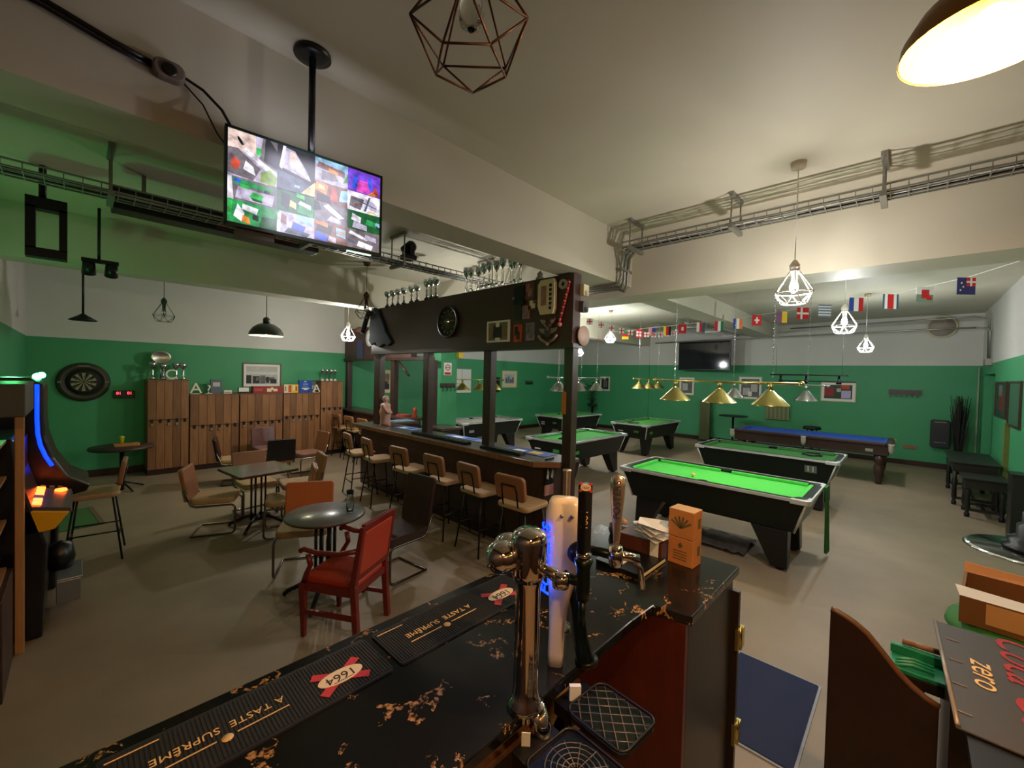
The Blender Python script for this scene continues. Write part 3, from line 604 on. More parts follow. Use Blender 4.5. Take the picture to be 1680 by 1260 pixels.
letter('C','cream marquee letter C among the cups on the tall left locker',1.23,1.80,.26)
letter('A','cream marquee letter A beside the tall left locker',1.62,1.515,.3)
letter('A','smaller cream marquee letter A next to the tall right locker',3.94,1.515,.26)
letter('?','grey-white question mark ornament right of the letter A',1.83,1.515,.24)
def bx(nm,lab,cat,x0,x1,z0,z1,d,m,marks=(),y=10.3):
    t=thing(nm,lab,cat,((x0+x1)/2,y,z0)); w=(x1-x0)/2
    b=MB(); b.box(-w,0,0,w,d,z1-z0,m); b.build('box',t,bevel=.003)
    if marks:
        b=MB()
        for i,(u0,v0,u1,v1,c) in enumerate(marks): b.box(-w+2*w*u0,-.002-.0006*i,(z1-z0)*v0,-w+2*w*u1,0,(z1-z0)*v1,c)
        b.build('printed_front',t)
gb=mat('grey blue tin',(92,100,112),.5)
bx('storage_box','tall grey blue box standing behind the question mark','box',1.88,2.08,1.51,1.80,.08,gb,[(.2,.5,.8,.8,g1)],10.35)
bx('booklet','small white booklet standing on the low lockers','booklet',2.1,2.24,1.51,1.58,.04,paper,[(.1,.2,.9,.5,pinkp)])
bx('desk_sign','small white board in a black stand on the low lockers','sign',2.34,2.56,1.49+.02,1.64,.05,blackp,[(.05,.3,.9,.97,paper)],10.24)
bx('game_box','long red board game box lying on the low lockers','game box',2.62,3.22,1.51,1.66,.16,mat('red box',(150,36,34),.5),[(.45,.2,.6,.7,cream),(.58,.45,.66,.85,cream),(.66,.25,.8,.65,cream),(.04,.3,.3,.7,mat('lighter red print',(190,70,60),.5))],10.26)
bx('game_box','yellow illustrated board game box right of the red one','game box',3.24,3.55,1.51,1.7,.1,yellow,[(0,0,.4,1,cream),(.05,.2,.15,.8,pinkp),(.3,.1,.5,.9,orp),(.6,.3,.75,.9,cream),(.8,.2,.9,.8,red)],10.28)
bx('game_box','upright royal blue game box with a white emblem','game box',3.57,3.86,1.51,1.8,.07,mat('royal blue box',(24,70,160),.45),[(.4,.85,.55,.93,paper),(.3,.6,.7,.75,lb1),(.2,.3,.8,.38,paper),(.35,.22,.65,.3,paper),(.3,.45,.7,.52,lb1)],10.3)
bx('game_box','slim grey picture box between the blue box and the letter A','game box',3.87,4.0,1.51,1.78,.05,gb,[(.1,.3,.9,.6,g1),(0,0,1,.12,cream)],10.42)
def ypic(name,label,x0,x1,z0,z1,frame,matc,imgs,fw=.02,mw=.04,y=Y1,cat='picture'):
    t=thing(name,label,cat,((x0+x1)/2,y,(z0+z1)/2)); w=(x1-x0)/2;h=(z1-z0)/2
    b=MB()
    for a in ((-w,-h,w,-h+fw),(-w,h-fw,w,h),(-w,-h+fw,-w+fw,h-fw),(w-fw,-h+fw,w,h-fw)): b.box(a[0],-.025,a[1],a[2],0,a[3],frame)
    b.build('frame',t)
    b=MB(); b.box(-w+fw,-.012,-h+fw,w-fw,0,h-fw,matc); iw=w-fw-mw; ih=h-fw-mw
    for k,(u0,v0,u1,v1,c) in enumerate(imgs): b.box(-iw+2*iw*u0,-.0125-.0006*(k+1),-ih+2*ih*v0,-iw+2*iw*u1,-.011,-ih+2*ih*v1,c)
    b.build('print',t); return t
ypic('framed_photograph','framed black and white photograph above the cue lockers',2.52,3.3,1.62,2.17,mat('brown frame',(86,66,52),.5),paper,[(0,0,1,1,g1),(0,.05,.16,.5,g3),(.2,.05,.42,.45,g3),(.3,.2,.9,.4,g2),(.44,.05,.6,.5,g2),(.62,.08,.72,.42,g3),(.76,.05,.96,.3,g3),(0,.55,1,.7,mat('light print',(210,208,204),.6,var=.05))],fw=.022,mw=.05)
gold=mat('pale gold frame',(206,196,150),.4)
ypic('framed_picture','cream framed dark landscape seen between the canopy posts',5.7,6.22,1.45,2.1,gold,cream,[(0,0,1,1,sep),(0,0,1,.35,g3),(.2,.3,.8,.5,g3)],mw=.08)
t=ypic('wall_poster','plain white poster behind the small brass lamp bar',8.4,9.15,1.42,2.2,paper,paper,[(.15,.35,.6,.38,g1)],fw=.005,mw=.03,cat='poster')
ypic('framed_picture','gold framed pale city print on the hall left wall',10.62,11.4,1.58,2.2,gold,cream,[(0,0,1,1,mat('pale blue print',(176,190,200),.6)),(.1,.1,.3,.6,g2),(.35,.1,.5,.8,g2),(.55,.1,.75,.5,g2),(.78,.1,.95,.7,g2)],mw=.12)
ypic('framed_picture','small dark picture half behind the canopy post',9.98,10.5,1.42,1.95,darkwood,g3,[(.2,.2,.7,.7,sep)],mw=.02)
b=MB(); b.box(11.9,10.66,1.72,12.3,10.7,1.84,mat('dull green brown rack',(50,70,50),.6))
for k in range(4): b.box(11.95+k*.09,10.62,1.7,11.98+k*.09,10.66,1.76,darkwood)
one(b,'cue_rack','short dark cue rack on the left hall wall','cue rack')
b=MB(); b.box(X1-.04,-.2,1.8,X1,.42,1.92,darkwood)
for k in range(6): b.box(X1-.07,-.14+k*.1,1.74,X1-.04,-.11+k*.1,1.86,darkwood)
one(b,'cue_rack','dark cue rack on the far wall right of the billiard picture','cue rack')
bp=[(0,0,1,1,g2),(.1,.1,.5,.5,g1),(.55,.3,.9,.9,g1),(.4,.05,.6,.3,paper)]
wpic('framed_picture','gold framed grey print behind the brass lamp bar',3.35,4.0,1.47,2.18,X1,gold,paper,bp,mw=.05)
wpic('framed_picture','framed photograph of red and white billiard balls on the far wall',1.08,1.86,1.53,2.08,X1,gold,paper,[(0,0,1,1,mat('green brown print',(60,70,50),.6)),(0,.2,.35,.8,mat('dark red ball print',(150,30,40),.5)),(.62,.05,.95,.6,mat('lilac ball print',(190,180,220),.5)),(.45,.5,.6,.75,g1),(.6,.7,.9,1,orp)],mw=.06)
wpic('framed_picture','narrow cream picture left of the wall screen legs',5.4,5.92,1.5,2.12,X1,gold,paper,[(0,0,1,1,g2),(.1,.2,.6,.7,g1)],mw=.05)
wpic('framed_picture','small framed portrait near the back corner behind the silver lamps',8.7,9.15,1.5,2.08,X1,gold,paper,[(0,0,1,1,g3),(.3,.2,.8,.8,g2)],mw=.04)
# no smoking sign and hooks on column
t=thing('warning_sign','white no smoking sign with red circle on the green column','sign',(5.37,7.03,2.14))
b=MB(); b.box(-.1,-.006,-.13,.1,0,.13,paper); b.build('panel',t)
b=MB(); b.M=Matrix.Translation((0,-.008,.03))@Matrix.Rotation(PI/2,4,'X'); b.shell([(.05,0),(.066,0),(.066,.002),(.05,.002),(.05,0)],red,n=24); b.box(-.06,-.008,0,.06,.008,.002,red); o=b.build('red_circle',t)
b=MB(); b.box(-.08,-.009,-.12,.08,-.006,-.07,red); b.box(-.035,-.008,.02,.03,-.006,.035,blackp); b.build('red_band',t)
t=thing('coat_rack','dark coat hook rail on the green column under the sign','coat rack',(5.38,7.03,1.78))
b=MB(); b.box(-.2,-.03,-.03,.18,0,.06,darkwood); b.build('rail',t)
for k in range(4):
    b=MB(); x=-.16+k*.1; b.tube([(x,-.03,.0),(x,-.08,-.03),(x,-.07,-.09),(x,-.03,-.1)],.007,blackm,6); b.build('hook',t)
b=MB(); b.M=Matrix.Translation((5.66,7.0,2.5)); b.rbox(-.06,-.05,-.12,.06,.03,.12,.03,yellow,axis='y'); one(b,'wet_floor_sign','yellow plastic item on top right of the green column','sign')
# wall TV
t=thing('television','dark switched-off television on the far wall under the bunting','television',(14.2,4.95,2.84),-.12)
b=MB(); b.box(0,-.86,-.48,.05,.86,.48,blackp); b.build('housing',t,bevel=.006)
b=MB(); b.box(-.004,-.83,-.45,0,.83,.45,mat('off screen glass',(22,24,32),.08)); b.build('screen',t)
b=MB(); b.box(.05,-.1,-.1,.5,.1,.1,blackm); b.build('bracket',t)
# dartboard
t=thing('dartboard','round dartboard with black and cream segments on the left wall','dartboard',(.07,10.7,1.73))
b=MB(); b.M=Matrix.Rotation(PI/2,4,'X'); b.shell([(.228,0),(.34,.0),(.345,.03),(.33,.05),(.235,.05),(.228,.03)],mat('olive black surround',(44,42,32),.6),n=40); b.shell([(.27,.05),(.28,.056),(.29,.05)],mat('dull gold ring',(84,78,50),.5),n=40); b.build('surround',t)
b=MB(); bl=mat('board black',(28,26,24),.8); cr=mat('board cream',(150,144,112),.8); rr_=mat('board red',(110,30,30),.8); gg=mat('board green',(26,84,50),.8)
b.M=Matrix.Rotation(PI/2,4,'X'); b.lathe([(0,.0),(.226,.0),(.226,.045),(0,.045)],bl,n=40)
def ring(r0,r1,c1,c2,z):
    for k in range(20):
        a0=(k-.5)*PI/10; a1=a0+PI/10; am=(a0+a1)/2; c=c1 if k%2 else c2
        b.add([(r*math.cos(a),r*math.sin(a),z) for r in (r0,r1) for a in (a0,am,a1)],[(0,3,4,1),(1,4,5,2)],c)
ring(.016,.1,cr,bl,.046); ring(.1,.108,rr_,gg,.0465); ring(.108,.162,cr,bl,.046); ring(.162,.17,rr_,gg,.0465)
b.lathe([(0,.046),(.016,.046),(.016,.048),(0,.048)],gg,n=12); b.build('board',t)
b=MB(); b.box(-.07,-.055,.27,.07,-.05,.295,mat('surround mark',(120,116,104),.5)); b.box(-.32,-.055,-.012,-.27,-.05,.012,mat('surround mark',(120,116,104))); b.box(.27,-.055,-.012,.32,-.05,.012,mat('surround mark',(120,116,104))); b.build('surround_print',t)
t=thing('score_display','small black electronic score display with red digits','display',(.6,10.7,1.5))
b=MB(); b.box(-.15,-.05,-.07,.15,0,.07,blackp); b.build('housing',t,bevel=.01)
rl=mat('red led',(255,40,50),.4,emit=5)
tb=text_mb('01',.07,rl,Matrix.Translation((-.075,-.052,.02))@Matrix.Rotation(PI/2,4,'X'),.002); tb.build('digits',t)
tb=text_mb('01',.07,rl,Matrix.Translation((.075,-.052,.02))@Matrix.Rotation(PI/2,4,'X'),.002); tb.build('digits',t)
# round table by lockers
def ped(t,z,r,m,base='cross'):
    pass
t=thing('round_table','small dark round table against the wall beside the tall locker','table',(.5,9.3,0))
b=MB(); b.lathe([(0,.68),(.4,.68),(.41,.7),(.4,.72),(0,.72)],darkwood,n=32); b.build('tabletop',t)
b=MB(); b.lathe([(.03,.0),(.03,.68)],blackm,n=12); b.build('column',t)
for k in range(4):
    a=k*PI/2+.4; b=MB(); b.tube([(0,0,.14),(math.cos(a)*.2,math.sin(a)*.2,.06),(math.cos(a)*.3,math.sin(a)*.3,.015)],.015,blackm,6); b.build('leg',t)
b=MB(); b.rbox(-.16,-.1,0,.16,.1,.03,.02,card); one(b,'cardboard_tray','flat tan cardboard tray on the small round table','tray',loc=(.56,9.35,.72))
b=MB(); b.lathe([(.02,0),(.03,.05),(.035,.1),(.04,.11),(0,.13)],mat('yellow flower head',(196,190,40),.6)); one(b,'flower_cup','small yellow topped cup on the cardboard tray','cup',loc=(.5,9.4,.75))
# green doormat
b=MB(); b.rbox(-.25,-.5,0,.25,.5,.008,.03,mat('green mat',(70,110,60),.8)); b.box(.2,-.5,.008,.25,.5,.012,mat('mat edge',(110,90,70),.7)); one(b,'floor_mat','green floor mat under the lone stool by the machines','mat',loc=(-.05,7.9,0),rotz=.1)
# ---------------------------------------------------------------- lounge chairs and tables
def cant(label,loc,rot,seatm,backm,outm=None,metal=None,leather=False,grp=None,bh=.8,wide=.22):
    """cantilever chair facing local +X"""
    metal=metal or mat('dark chrome tube',(120,112,104),.25,metal=1)
    t=thing('cantilever_chair',label,'chair',loc,rot,grp); S=.46; w=wide
    b=MB()
    if leather:
        b.rbox(-.24,-w,S-.09,.26,w,S,.05,seatm)
        for k in range(6): b.tube([(.25-k*.018,-w+.02,S+.001),(.25-k*.018,w-.02,S+.001)],.008,seatm,6)
    else: b.rbox(-.22,-w,S-.075,.24,w,S,.07,seatm)
    b.build('seat',t,bevel=.022)
    b=MB(); hh=(bh-S)/2+.03 if not leather else .26
    b.M=Matrix.Translation((-.26,0,S+hh-.03))@Matrix.Rotation(-.17,4,'Y')
    b.rbox(-.03,-w,-hh,.012,w,hh,.035,backm,axis='x'); o_=b.build('backrest',t,bevel=.014)
    if outm:
        b=MB(); b.M=Matrix.Translation((-.26,0,S+hh-.03))@Matrix.Rotation(-.17,4,'Y'); b.rbox(-.042,-w*.98,-hh*.97,-.03,w*.98,hh*.97,.03,outm,axis='x'); b.build('back_panel',o_)
    b=MB(); y=w-.0
    pts=[]
    def arc(c,r,a0,a1,yy,n=4): return [(c[0]+r*math.cos(a0+(a1-a0)*i/n),yy,c[1]+r*math.sin(a0+(a1-a0)*i/n)) for i in range(n+1)]
    for s in (1,-1):
        P=[(-.27,s*y,S+.12),(-.2,s*y,S-.07)]+[(-.15,s*y,S-.09)]+arc((.2,S-.14),.05,PI/2,0,s*y)+arc((.2,.065),.05,0,-PI/2,s*y)+[(-.2,s*y,.015)]
        pts=P+pts[::-1] if s==-1 and False else (P if s==1 else pts+P[::-1])
    b.tube(pts,.0125,metal,8); b.build('frame',t); return t
def caftable(name,label,loc,rot,shape,sx,sy,topm,edgem,H=.75):
    t=thing(name,label,'table',loc,rot)
    b=MB()
    if shape=='round':
        b.lathe([(0,H-.028),(sx-.01,H-.028),(sx,H-.02),(sx,H-.008)],edgem,n=48); b.lathe([(sx,H-.008),(sx-.006,H),(0,H)],topm,n=48)
    else:
        b.rbox(-sx,-sy,H-.03,sx,sy,H-.006,.02,edgem); b.rbox(-sx+.004,-sy+.004,H-.006,sx-.004,sy-.004,H,.02,topm)
    b.build('tabletop',t)
    b=MB()
    for k in range(8):
        a=k*PI/4; b.tube([(math.cos(a)*.085,math.sin(a)*.085,.1),(math.cos(a)*.085,math.sin(a)*.085,H-.04)],.011,blackm,6)
    b.lathe([(.1,H-.06),(.13,H-.03),(0,H-.03)],blackm,n=16); b.lathe([(0,.08),(.1,.1),(.1,.13),(0,.13)],blackm,n=16); b.build('column',t)
    for k in range(4):
        a=k*PI/2+PI/4; b=MB(); c,s=math.cos(a),math.sin(a); b.tube([(c*.06,s*.06,.15),(c*.2,s*.2,.1),(c*.32,s*.32,.045),(c*.35,s*.35,.012)],.02,blackm,6); b.build('leg',t)
    return t
tt=mat('dark grey laminate top',(98,98,100),.3,coat=.3); te=mat('red brown table edge',(70,34,26),.35)
caftable('round_table','round dark table with a glass on it between orange and red chairs',(1.565,3.81,0),.1,'round',.34,.34,tt,te)
caftable('square_table','square dark table surrounded by tan cantilever chairs',(1.63,6.09,0),.12,'sq',.35,.36,mat('brown grey laminate top',(98,82,68),.2,coat=.3),te)
b=MB(); b.lathe([(0,.004),(.027,.004),(.029,0),(.031,.0),(.034,.05),(.034,.09),(.029,.12),(.026,.15),(.034,.2),(.031,.2),(.024,.15),(.027,.12),(.031,.09),(.03,.01),(0,.008)],glass,n=20)
one(b,'drinking_glass','tall empty glass on the round dark table','glass',loc=(1.735,3.69,.75))
cant('tan cantilever chair alone at the left side of the square table',(1.2,6.27,0),-.4,tan,tanback,tan)
cant('tan chair at the far side of the square table, its brown back facing the camera',(1.76,6.72,0),-PI/2+.05,tan,tanback,tanback,grp=None)
cant('nearer tan chair at the right side of the square table',(1.83,5.62,0),PI-.3,tan,tanback,mat('brown vinyl back',(132,84,54),.45))
cant('farther tan chair at the right side of the square table',(2.2,6.3,0),PI-.15,tan,tanback,tan)
cant('orange-backed cantilever chair behind the round table, facing the camera',(1.64,4.5,0),-PI/2-.5,tan,orangev,orangev,wide=.24,bh=.79)
cant('dark brown leather cantilever chair with ribbed seat beside the red armchair',(2.27,3.75,0),PI+.12,brownleather,brownleather,None,leather=True)
cant('chair with a black back seen from behind, beyond the square table',(2.5,8.2,0),PI/2-.1,tan,maroon,blackp)
cant('shiny maroon vinyl chair nearest the lockers, facing the camera',(2.68,9.45,0),-PI/2+.02,mat('maroon sheen seat',(128,88,76),.3),mat('maroon sheen back',(96,60,58),.22),None)
cant('dark backed chair seen edge-on left of the black-backed chair',(1.95,8.65,0),-.25,tan,maroon,blackp)
cant('maroon chair facing left between the black-backed chair and the stools',(3.12,8.45,0),PI+.1,mat('maroon sheen seat',(128,88,76),.3),mat('brown vinyl back',(132,84,54)),maroon)
# red armchair
t=thing('armchair','red wooden armchair with orange-red vinyl seat and back at the round table','chair',(1.5,3.23,0),2.1)
# facing local +X ; width along y
W=.225
b=MB(); b.rbox(-.22,-W+.03,.4,.25,W-.03,.47,.04,redv); b.build('seat',t,bevel=.02)
b=MB(); b.M=Matrix.Translation((-.25,0,.69))@Matrix.Rotation(-.14,4,'Y'); b.rbox(-.02,-W+.025,-.17,.02,W-.025,.17,.02,redv,axis='x'); b.build('back_pad',t,bevel=.012)
for s in (-1,1):
    b=MB(); y=s*(W-.01)
    b.hexa([(-.27,y-.022,0),(-.225,y-.022,0),(-.225,y+.022,0),(-.27,y+.022,0),(-.235,y-.022,.45),(-.185,y-.022,.45),(-.185,y+.022,.45),(-.235,y+.022,.45)],redwood)
    b.hexa([(-.235,y-.022,.45),(-.185,y-.022,.45),(-.185,y+.022,.45),(-.235,y+.022,.45),(-.3,y-.02,.9),(-.265,y-.02,.9),(-.265,y+.02,.9),(-.3,y+.02,.9)],redwood); b.build('rear_leg',t,bevel=.006)
    b=MB(); b.hexa([(.2,y-.015,0),(.235,y-.015,0),(.235,y+.015,0),(.2,y+.015,0),(.2,y-.024,.42),(.255,y-.024,.42),(.255,y+.024,.42),(.2,y+.024,.42)],redwood); b.build('front_leg',t,bevel=.006)
    b=MB(); b.tube([(.225,y,.42),(.19,y*1.04,.5),(.15,y*1.08,.57),(.17,y*1.1,.65)],.02,redwood); b.tube([(-.255,y,.72),(-.1,y*1.08,.68),(.1,y*1.1,.67),(.2,y*1.12,.69),(.235,y*1.12,.67)],.02,redwood); b.build('arm',t)
    b=MB(); b.box(-.22,y-.01,.18,.21,y+.01,.215,redwood); b.build('stretcher',t)
b=MB(); b.box(-.23,-W+.03,.37,-.2,W-.03,.43,redwood); b.box(.21,-W+.03,.35,.24,W-.03,.41,redwood); b.box(-.2,-W,.36,.22,-W+.02,.42,redwood); b.box(-.2,W-.02,.36,.22,W,.42,redwood); b.build('seat_rail',t)
b=MB(); b.M=Matrix.Translation((-.25,0,.69))@Matrix.Rotation(-.14,4,'Y'); b.box(-.018,-W+.02,.17,.02,W-.02,.225,redwood); b.build('top_rail',t,bevel=.006); b=MB(); b.M=Matrix.Translation((-.25,0,.69))@Matrix.Rotation(-.14,4,'Y'); b.box(-.018,-W+.02,-.21,.02,W-.02,-.17,redwood); b.build('back_rail',t,bevel=.006)

# ---------------------------------------------------------------- pool tables
def pool(label,loc,rot,felt,num='stripes',L=2.15,Wd=1.08,Hh=.83):
    t=thing('pool_table',label,'pool table',loc,rot); l=L/2; w=Wd/2; k=.1
    b=MB(); z0,z1=.44,Hh-.045
    b.hexa([(-w+.12,-l+.14,z0),(w-.12,-l+.14,z0),(w-.12,l-.14,z0),(-w+.12,l-.14,z0),(-w+.03,-l+.03,z1),(w-.03,-l+.03,z1),(w-.03,l-.03,z1),(-w+.03,l-.03,z1)],blackgloss); b.build('cabinet',t,bevel=.01)
    b=MB(); b.box(-w+.09,-l+.09,Hh-.06,w-.09,l-.09,Hh-.04,felt); b.build('playing_surface',t)
    b=MB()
    for (x0,y0,x1,y1) in ((-w,-l,w,-l+.09),(-w,l-.09,w,l),(-w,-l+.09,-w+.09,l-.09),(w-.09,-l+.09,w,l-.09)):
        b.box(x0,y0,Hh-.05,x1,y1,Hh,blackgloss)
    b.build('rail',t,bevel=.012)
    b=MB(); c=.045
    for (x0,y0,x1,y1) in ((-w+.15,-l+.09,w-.15,-l+.09+c),(-w+.15,l-.09-c,w-.15,l-.09)): b.box(x0,y0,Hh-.04,x1,y1,Hh-.004,felt)
    for s in (-1,1):
        for (y0,y1) in ((-l+.15,-.07),(.07,l-.15)):
            x0,x1=(-w+.09,-w+.09+c) if s<0 else (w-.09-c,w-.09); b.box(x0,y0,Hh-.04,x1,y1,Hh-.004,felt)
    b.build('cushion',t,bevel=.008)
    b=MB()
    for s in (-1,1): 
        b.box(s*w-.01,-l+.08,Hh-.03,s*w+.006,l-.08,Hh+.003,glare_edge); b.box(-w+.08,s*l-.01,Hh-.03,w-.08,s*l+.006,Hh+.003,glare_edge)
    b.build('trim_strip',t)
    for sx in (-1,1):
        for sy in (-1,0,1):
            b=MB(); x=sx*(w-.085) if sy else sx*(w-.06); b.lathe([(0,-.03),(.056,-.025),(.062,.002),(.05,.004)],blackp,(x,sy*(l-.085),Hh),14); b.build('pocket',t)
    for sx in (-1,1):
        for sy in (-1,1):
            b=MB(); b.M=Matrix.Translation((sx*w,sy*l,0))@Matrix.Diagonal((-sx,-sy,1,1))
            b.prism([(-.012,.02),(.02,-.012),(.17,-.012),(.17,.03),(.06,.035),(.035,.06),(.03,.17),(-.012,.17)],Hh-.05,Hh+.005,glare_edge); b.build('corner_cap',t,bevel=.008)
            b=MB(); b.M=Matrix.Diagonal((sx,sy,1,1)); b.tube([(w-.035,l-.035,z1),(w-.125,l-.145,z0)],.013,glare_edge,6); b.build('corner_strip',t)
            b=MB(); b.M=Matrix.Diagonal((sx,sy,1,1)); a=w-.12; d=l-.14
            b.hexa([(a-.13,d-.21,.03),(a+.01,d-.21,.03),(a+.01,d-.05,.03),(a-.13,d-.05,.03),(a-.2,d-.42,z0),(a,d-.42,z0),(a,d-.06,z0),(a-.2,d-.06,z0)],blackp)
            b.lathe([(.05,0),(.05,.03)],blackm,(a-.06,d-.13,0),10); b.build('leg',t,bevel=.01)
    b=MB(); wp=mat('white label',(200,200,190),.5)
    if num=='11':
        b=MB(); b.M=basis((-w+.056,-l+.36,.66),(0,-1,0),(-.26,0,1)); b.box(-.08,-.06,-.004,.08,.06,.0,mat('dull number plate',(96,102,96),.5)); b.build('number_plate',t); tb=text_mb('11',.13,wp,basis((-w+.052,-l+.36,.66),(0,-1,0),(-.26,0,1)),.002); tb.build('number',t)
    elif num!='plain':
        for q in range(3): b.box(-w+.2,-l+.075-.0,.55+q*.06,-w+.34,-l+.085,.575+q*.06,wp)
        b.build('number_label',t)
        b=MB()
        b.box(w-.07,-l+.24,.58,w-.05,-l+.4,.64,felt)
        b.build('side_label',t)
        b=MB(); b.box(w-.42,-l+.065,.6,w-.28,-l+.085,.66,felt); b.build('maker_plate',t)
        b=MB(); b.box(-.1,-l+.085,.52,.25,-l+.1,.64,blackp); b.build('ball_window',t)
    return t
pool('front pool table with green cloth in a lamp-lit tone and one yellow ball',(5.7,1.78,0),0,mat('lamp-lit green baize',(70,190,72),.9,bump=.1,bscale=300),'plain')  # cloth colour brightened to carry the light of the lamp above
pool('second green pool table numbered 11, behind the front one',(8.6,1.83,0),0,feltg,'11')
pool('green pool table seen just right of the tall canopy post',(7.25,4.98,0),-PI/2,mat('mid green baize',(60,146,60),.9))
pool('green pool table near the far wall, middle of the hall',(11.2,5.38,0),-PI/2,feltg)
pool('small looking green pool table deepest in the hall behind the post',(10.95,7.9,0),-PI/2,feltg)
pool('grey-clothed pool table seen through the canopy opening',(7.55,8.35,0),-PI/2,feltgrey)
b=MB(); b.ball((5.52,2.0,.815),.026,mat('yellow ball',(240,210,120),.15)); one(b,'pool_ball','single pale yellow ball on the front pool table','ball')
b=MB(); b.tube([(8.95,1.1,.81),(8.72,1.05,.81),(8.6,1.2,.81),(8.72,1.32,.81),(8.95,1.3,.81)],.014,blackp,6,closed=True); one(b,'ball_triangle','black plastic triangle lying on the pool table numbered 11','triangle')
b=MB(); b.tube([(6.6,5.0,.81),(6.95,5.1,.81),(6.8,4.8,.81)],.014,blackp,6,closed=True); one(b,'ball_triangle','black plastic triangle on the table beside the tall post','triangle')
b=MB(); b.tube([(10.5,5.6,.81),(10.75,5.4,.81),(10.7,5.7,.81)],.014,blackp,6,closed=True); one(b,'ball_triangle','black plastic triangle on the pool table in the middle of the hall','triangle')
# towel over front table corner
b=MB(); 
P1=[];
for i in range(9):
    a=i/8; P1.append((6.16+.05*math.sin(a*9),.655+.02*math.cos(a*7)))
b=MB(); gt=mat('dark green cloth',(24,92,34),.8)
for i in range(8):
    x0=5.98+i*.022; yo=.012*math.sin(i*1.9); b.hexa([(x0,.64+yo,.07+.01*(i%3)),(x0+.022,.64-yo,.07),(x0+.022,.655-yo,.07),(x0,.655+yo,.07),(x0,.66,.8),(x0+.022,.66,.8),(x0+.022,.676,.8),(x0,.676,.8)],gt)
b.box(5.98,.66,.8,6.156,.69,.84,gt)
one(b,'hanging_towel','dark green cloth hanging from the corner of the front pool table','towel')
# cover sheet under table 1
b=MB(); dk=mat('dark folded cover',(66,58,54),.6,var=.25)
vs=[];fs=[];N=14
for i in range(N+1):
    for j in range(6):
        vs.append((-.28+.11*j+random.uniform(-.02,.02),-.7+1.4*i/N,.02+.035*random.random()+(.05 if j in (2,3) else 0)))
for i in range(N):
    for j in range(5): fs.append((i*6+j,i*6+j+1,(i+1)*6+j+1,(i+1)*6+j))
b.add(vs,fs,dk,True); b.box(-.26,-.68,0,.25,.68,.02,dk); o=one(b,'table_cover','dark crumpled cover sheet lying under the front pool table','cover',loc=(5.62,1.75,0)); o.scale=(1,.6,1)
# blue table
t=thing('snooker_table','blue-clothed table with dark wooden body and turned legs','pool table',(11.85,1.7,0))
l,w,Hh=1.48,.62,.86
b=MB(); b.box(-w+.06,-l+.06,.6,w-.06,l-.06,Hh-.05,darkwood); b.build('cabinet',t,bevel=.01)
b=MB()
for (x0,y0,x1,y1) in ((-w,-l,w,-l+.1),(-w,l-.1,w,l),(-w,-l+.1,-w+.1,l-.1),(w-.1,-l+.1,w,l-.1)): b.box(x0,y0,Hh-.06,x1,y1,Hh,darkwood)
b.build('rail',t,bevel=.015)
b=MB(); b.box(-w+.1,-l+.1,Hh-.07,w-.1,l-.1,Hh-.045,feltb); b.build('playing_surface',t)
b=MB()
for (x0,y0,x1,y1) in ((-w+.1,-l+.1,w-.1,-l+.15),(-w+.1,l-.15,w-.1,l-.1),(-w+.1,-l+.15,-w+.15,l-.15),(w-.15,-l+.15,w-.1,l-.15)): b.box(x0,y0,Hh-.05,x1,y1,Hh+.002,feltb)
b.build('cushion',t)
netm=mat('white net leather',(176,170,160),.7)
for sx in (-1,1):
    for sy in (-1,0,1):
        b=MB(); b.lathe([(.02,-.2),(.045,-.14),(.05,-.02),(.055,0)],netm,(sx*(w-.02),sy*(l-.02),Hh-.01),10); b.build('pocket_net',t)
for sx in (-1,1):
    for sy in (-1,1):
        b=MB(); b.lathe([(.05,0),(.06,.05),(.05,.1),(.075,.2),(.09,.35),(.06,.42),(.09,.46),(.09,.6)],darkwood,(sx*(w-.16),sy*(l-.2),0),16); b.build('leg',t)
b=MB(); b.box(-w+.052,-l+.3,.66,-w+.06,-l+.42,.72,netm); b.build('label_plate',t)

# ---------------------------------------------------------------- pool lamps
def cone_shade(b,c,m,r=.2,h=.17): b.shell([(.03,h),(r,0),(r+.004,-.012),(r-.002,-.012),(.026,h-.005)],m,c,24)
def plamp(label,loc,rot,m,L=1.55,n=3,zb=2.03,lit=0,r=.2):
    t=thing('pool_lamp',label,'lamp',(loc[0],loc[1],zb),rot)
    b=MB(); b.tube([(0,-L/2-.12,0),(0,L/2+.12,0)],.013,m); b.ball((0,-L/2-.14,0),.03,m); b.ball((0,L/2+.14,0),.03,m); b.build('bar',t)
    for i in range(n):
        y=(-.5+i/(n-1))*L*.78
        b=MB(); cone_shade(b,(0,y,-.26),m,r); b.lathe([(.018,-.09),(.03,-.08),(.022,-.05),(.03,-.03),(.012,0)],m,(0,y,0),12); s=b.build('shade',t)
        b=MB(); b.ball((0,y,-.2),.03,bulbm if lit else white); b.build('bulb',s)
        if lit: light('lamp_glow','POINT',(0,y,-.22),lit,(1,.97,.9),.03,t)
    for s in (-1,1):
        b=MB(); N=int((CZ-zb)/.045)
        for k in range(N): 
            z=k*.045+.02; b.tube([(0,s*L*.4-.007*(k%2),z-.02),(0,s*L*.4+.007,z),(0,s*L*.4-.007,z+.02)],.004,silver,4)
        b.build('chain',t)
    return t
plamp('polished brass lamp bar with three cone shades over the front pool table',(5.7,1.77),0,brass,L=1.46,lit=7)
plamp('silver three-shade lamp bar over the table numbered 11',(8.6,1.85),0,silver,L=1.45,zb=2.0,r=.17)
plamp('silver lamp bar with three shades above the table right of the post',(7.22,5.0),-PI/2,silver,L=1.75,zb=2.02,lit=2,r=.17)
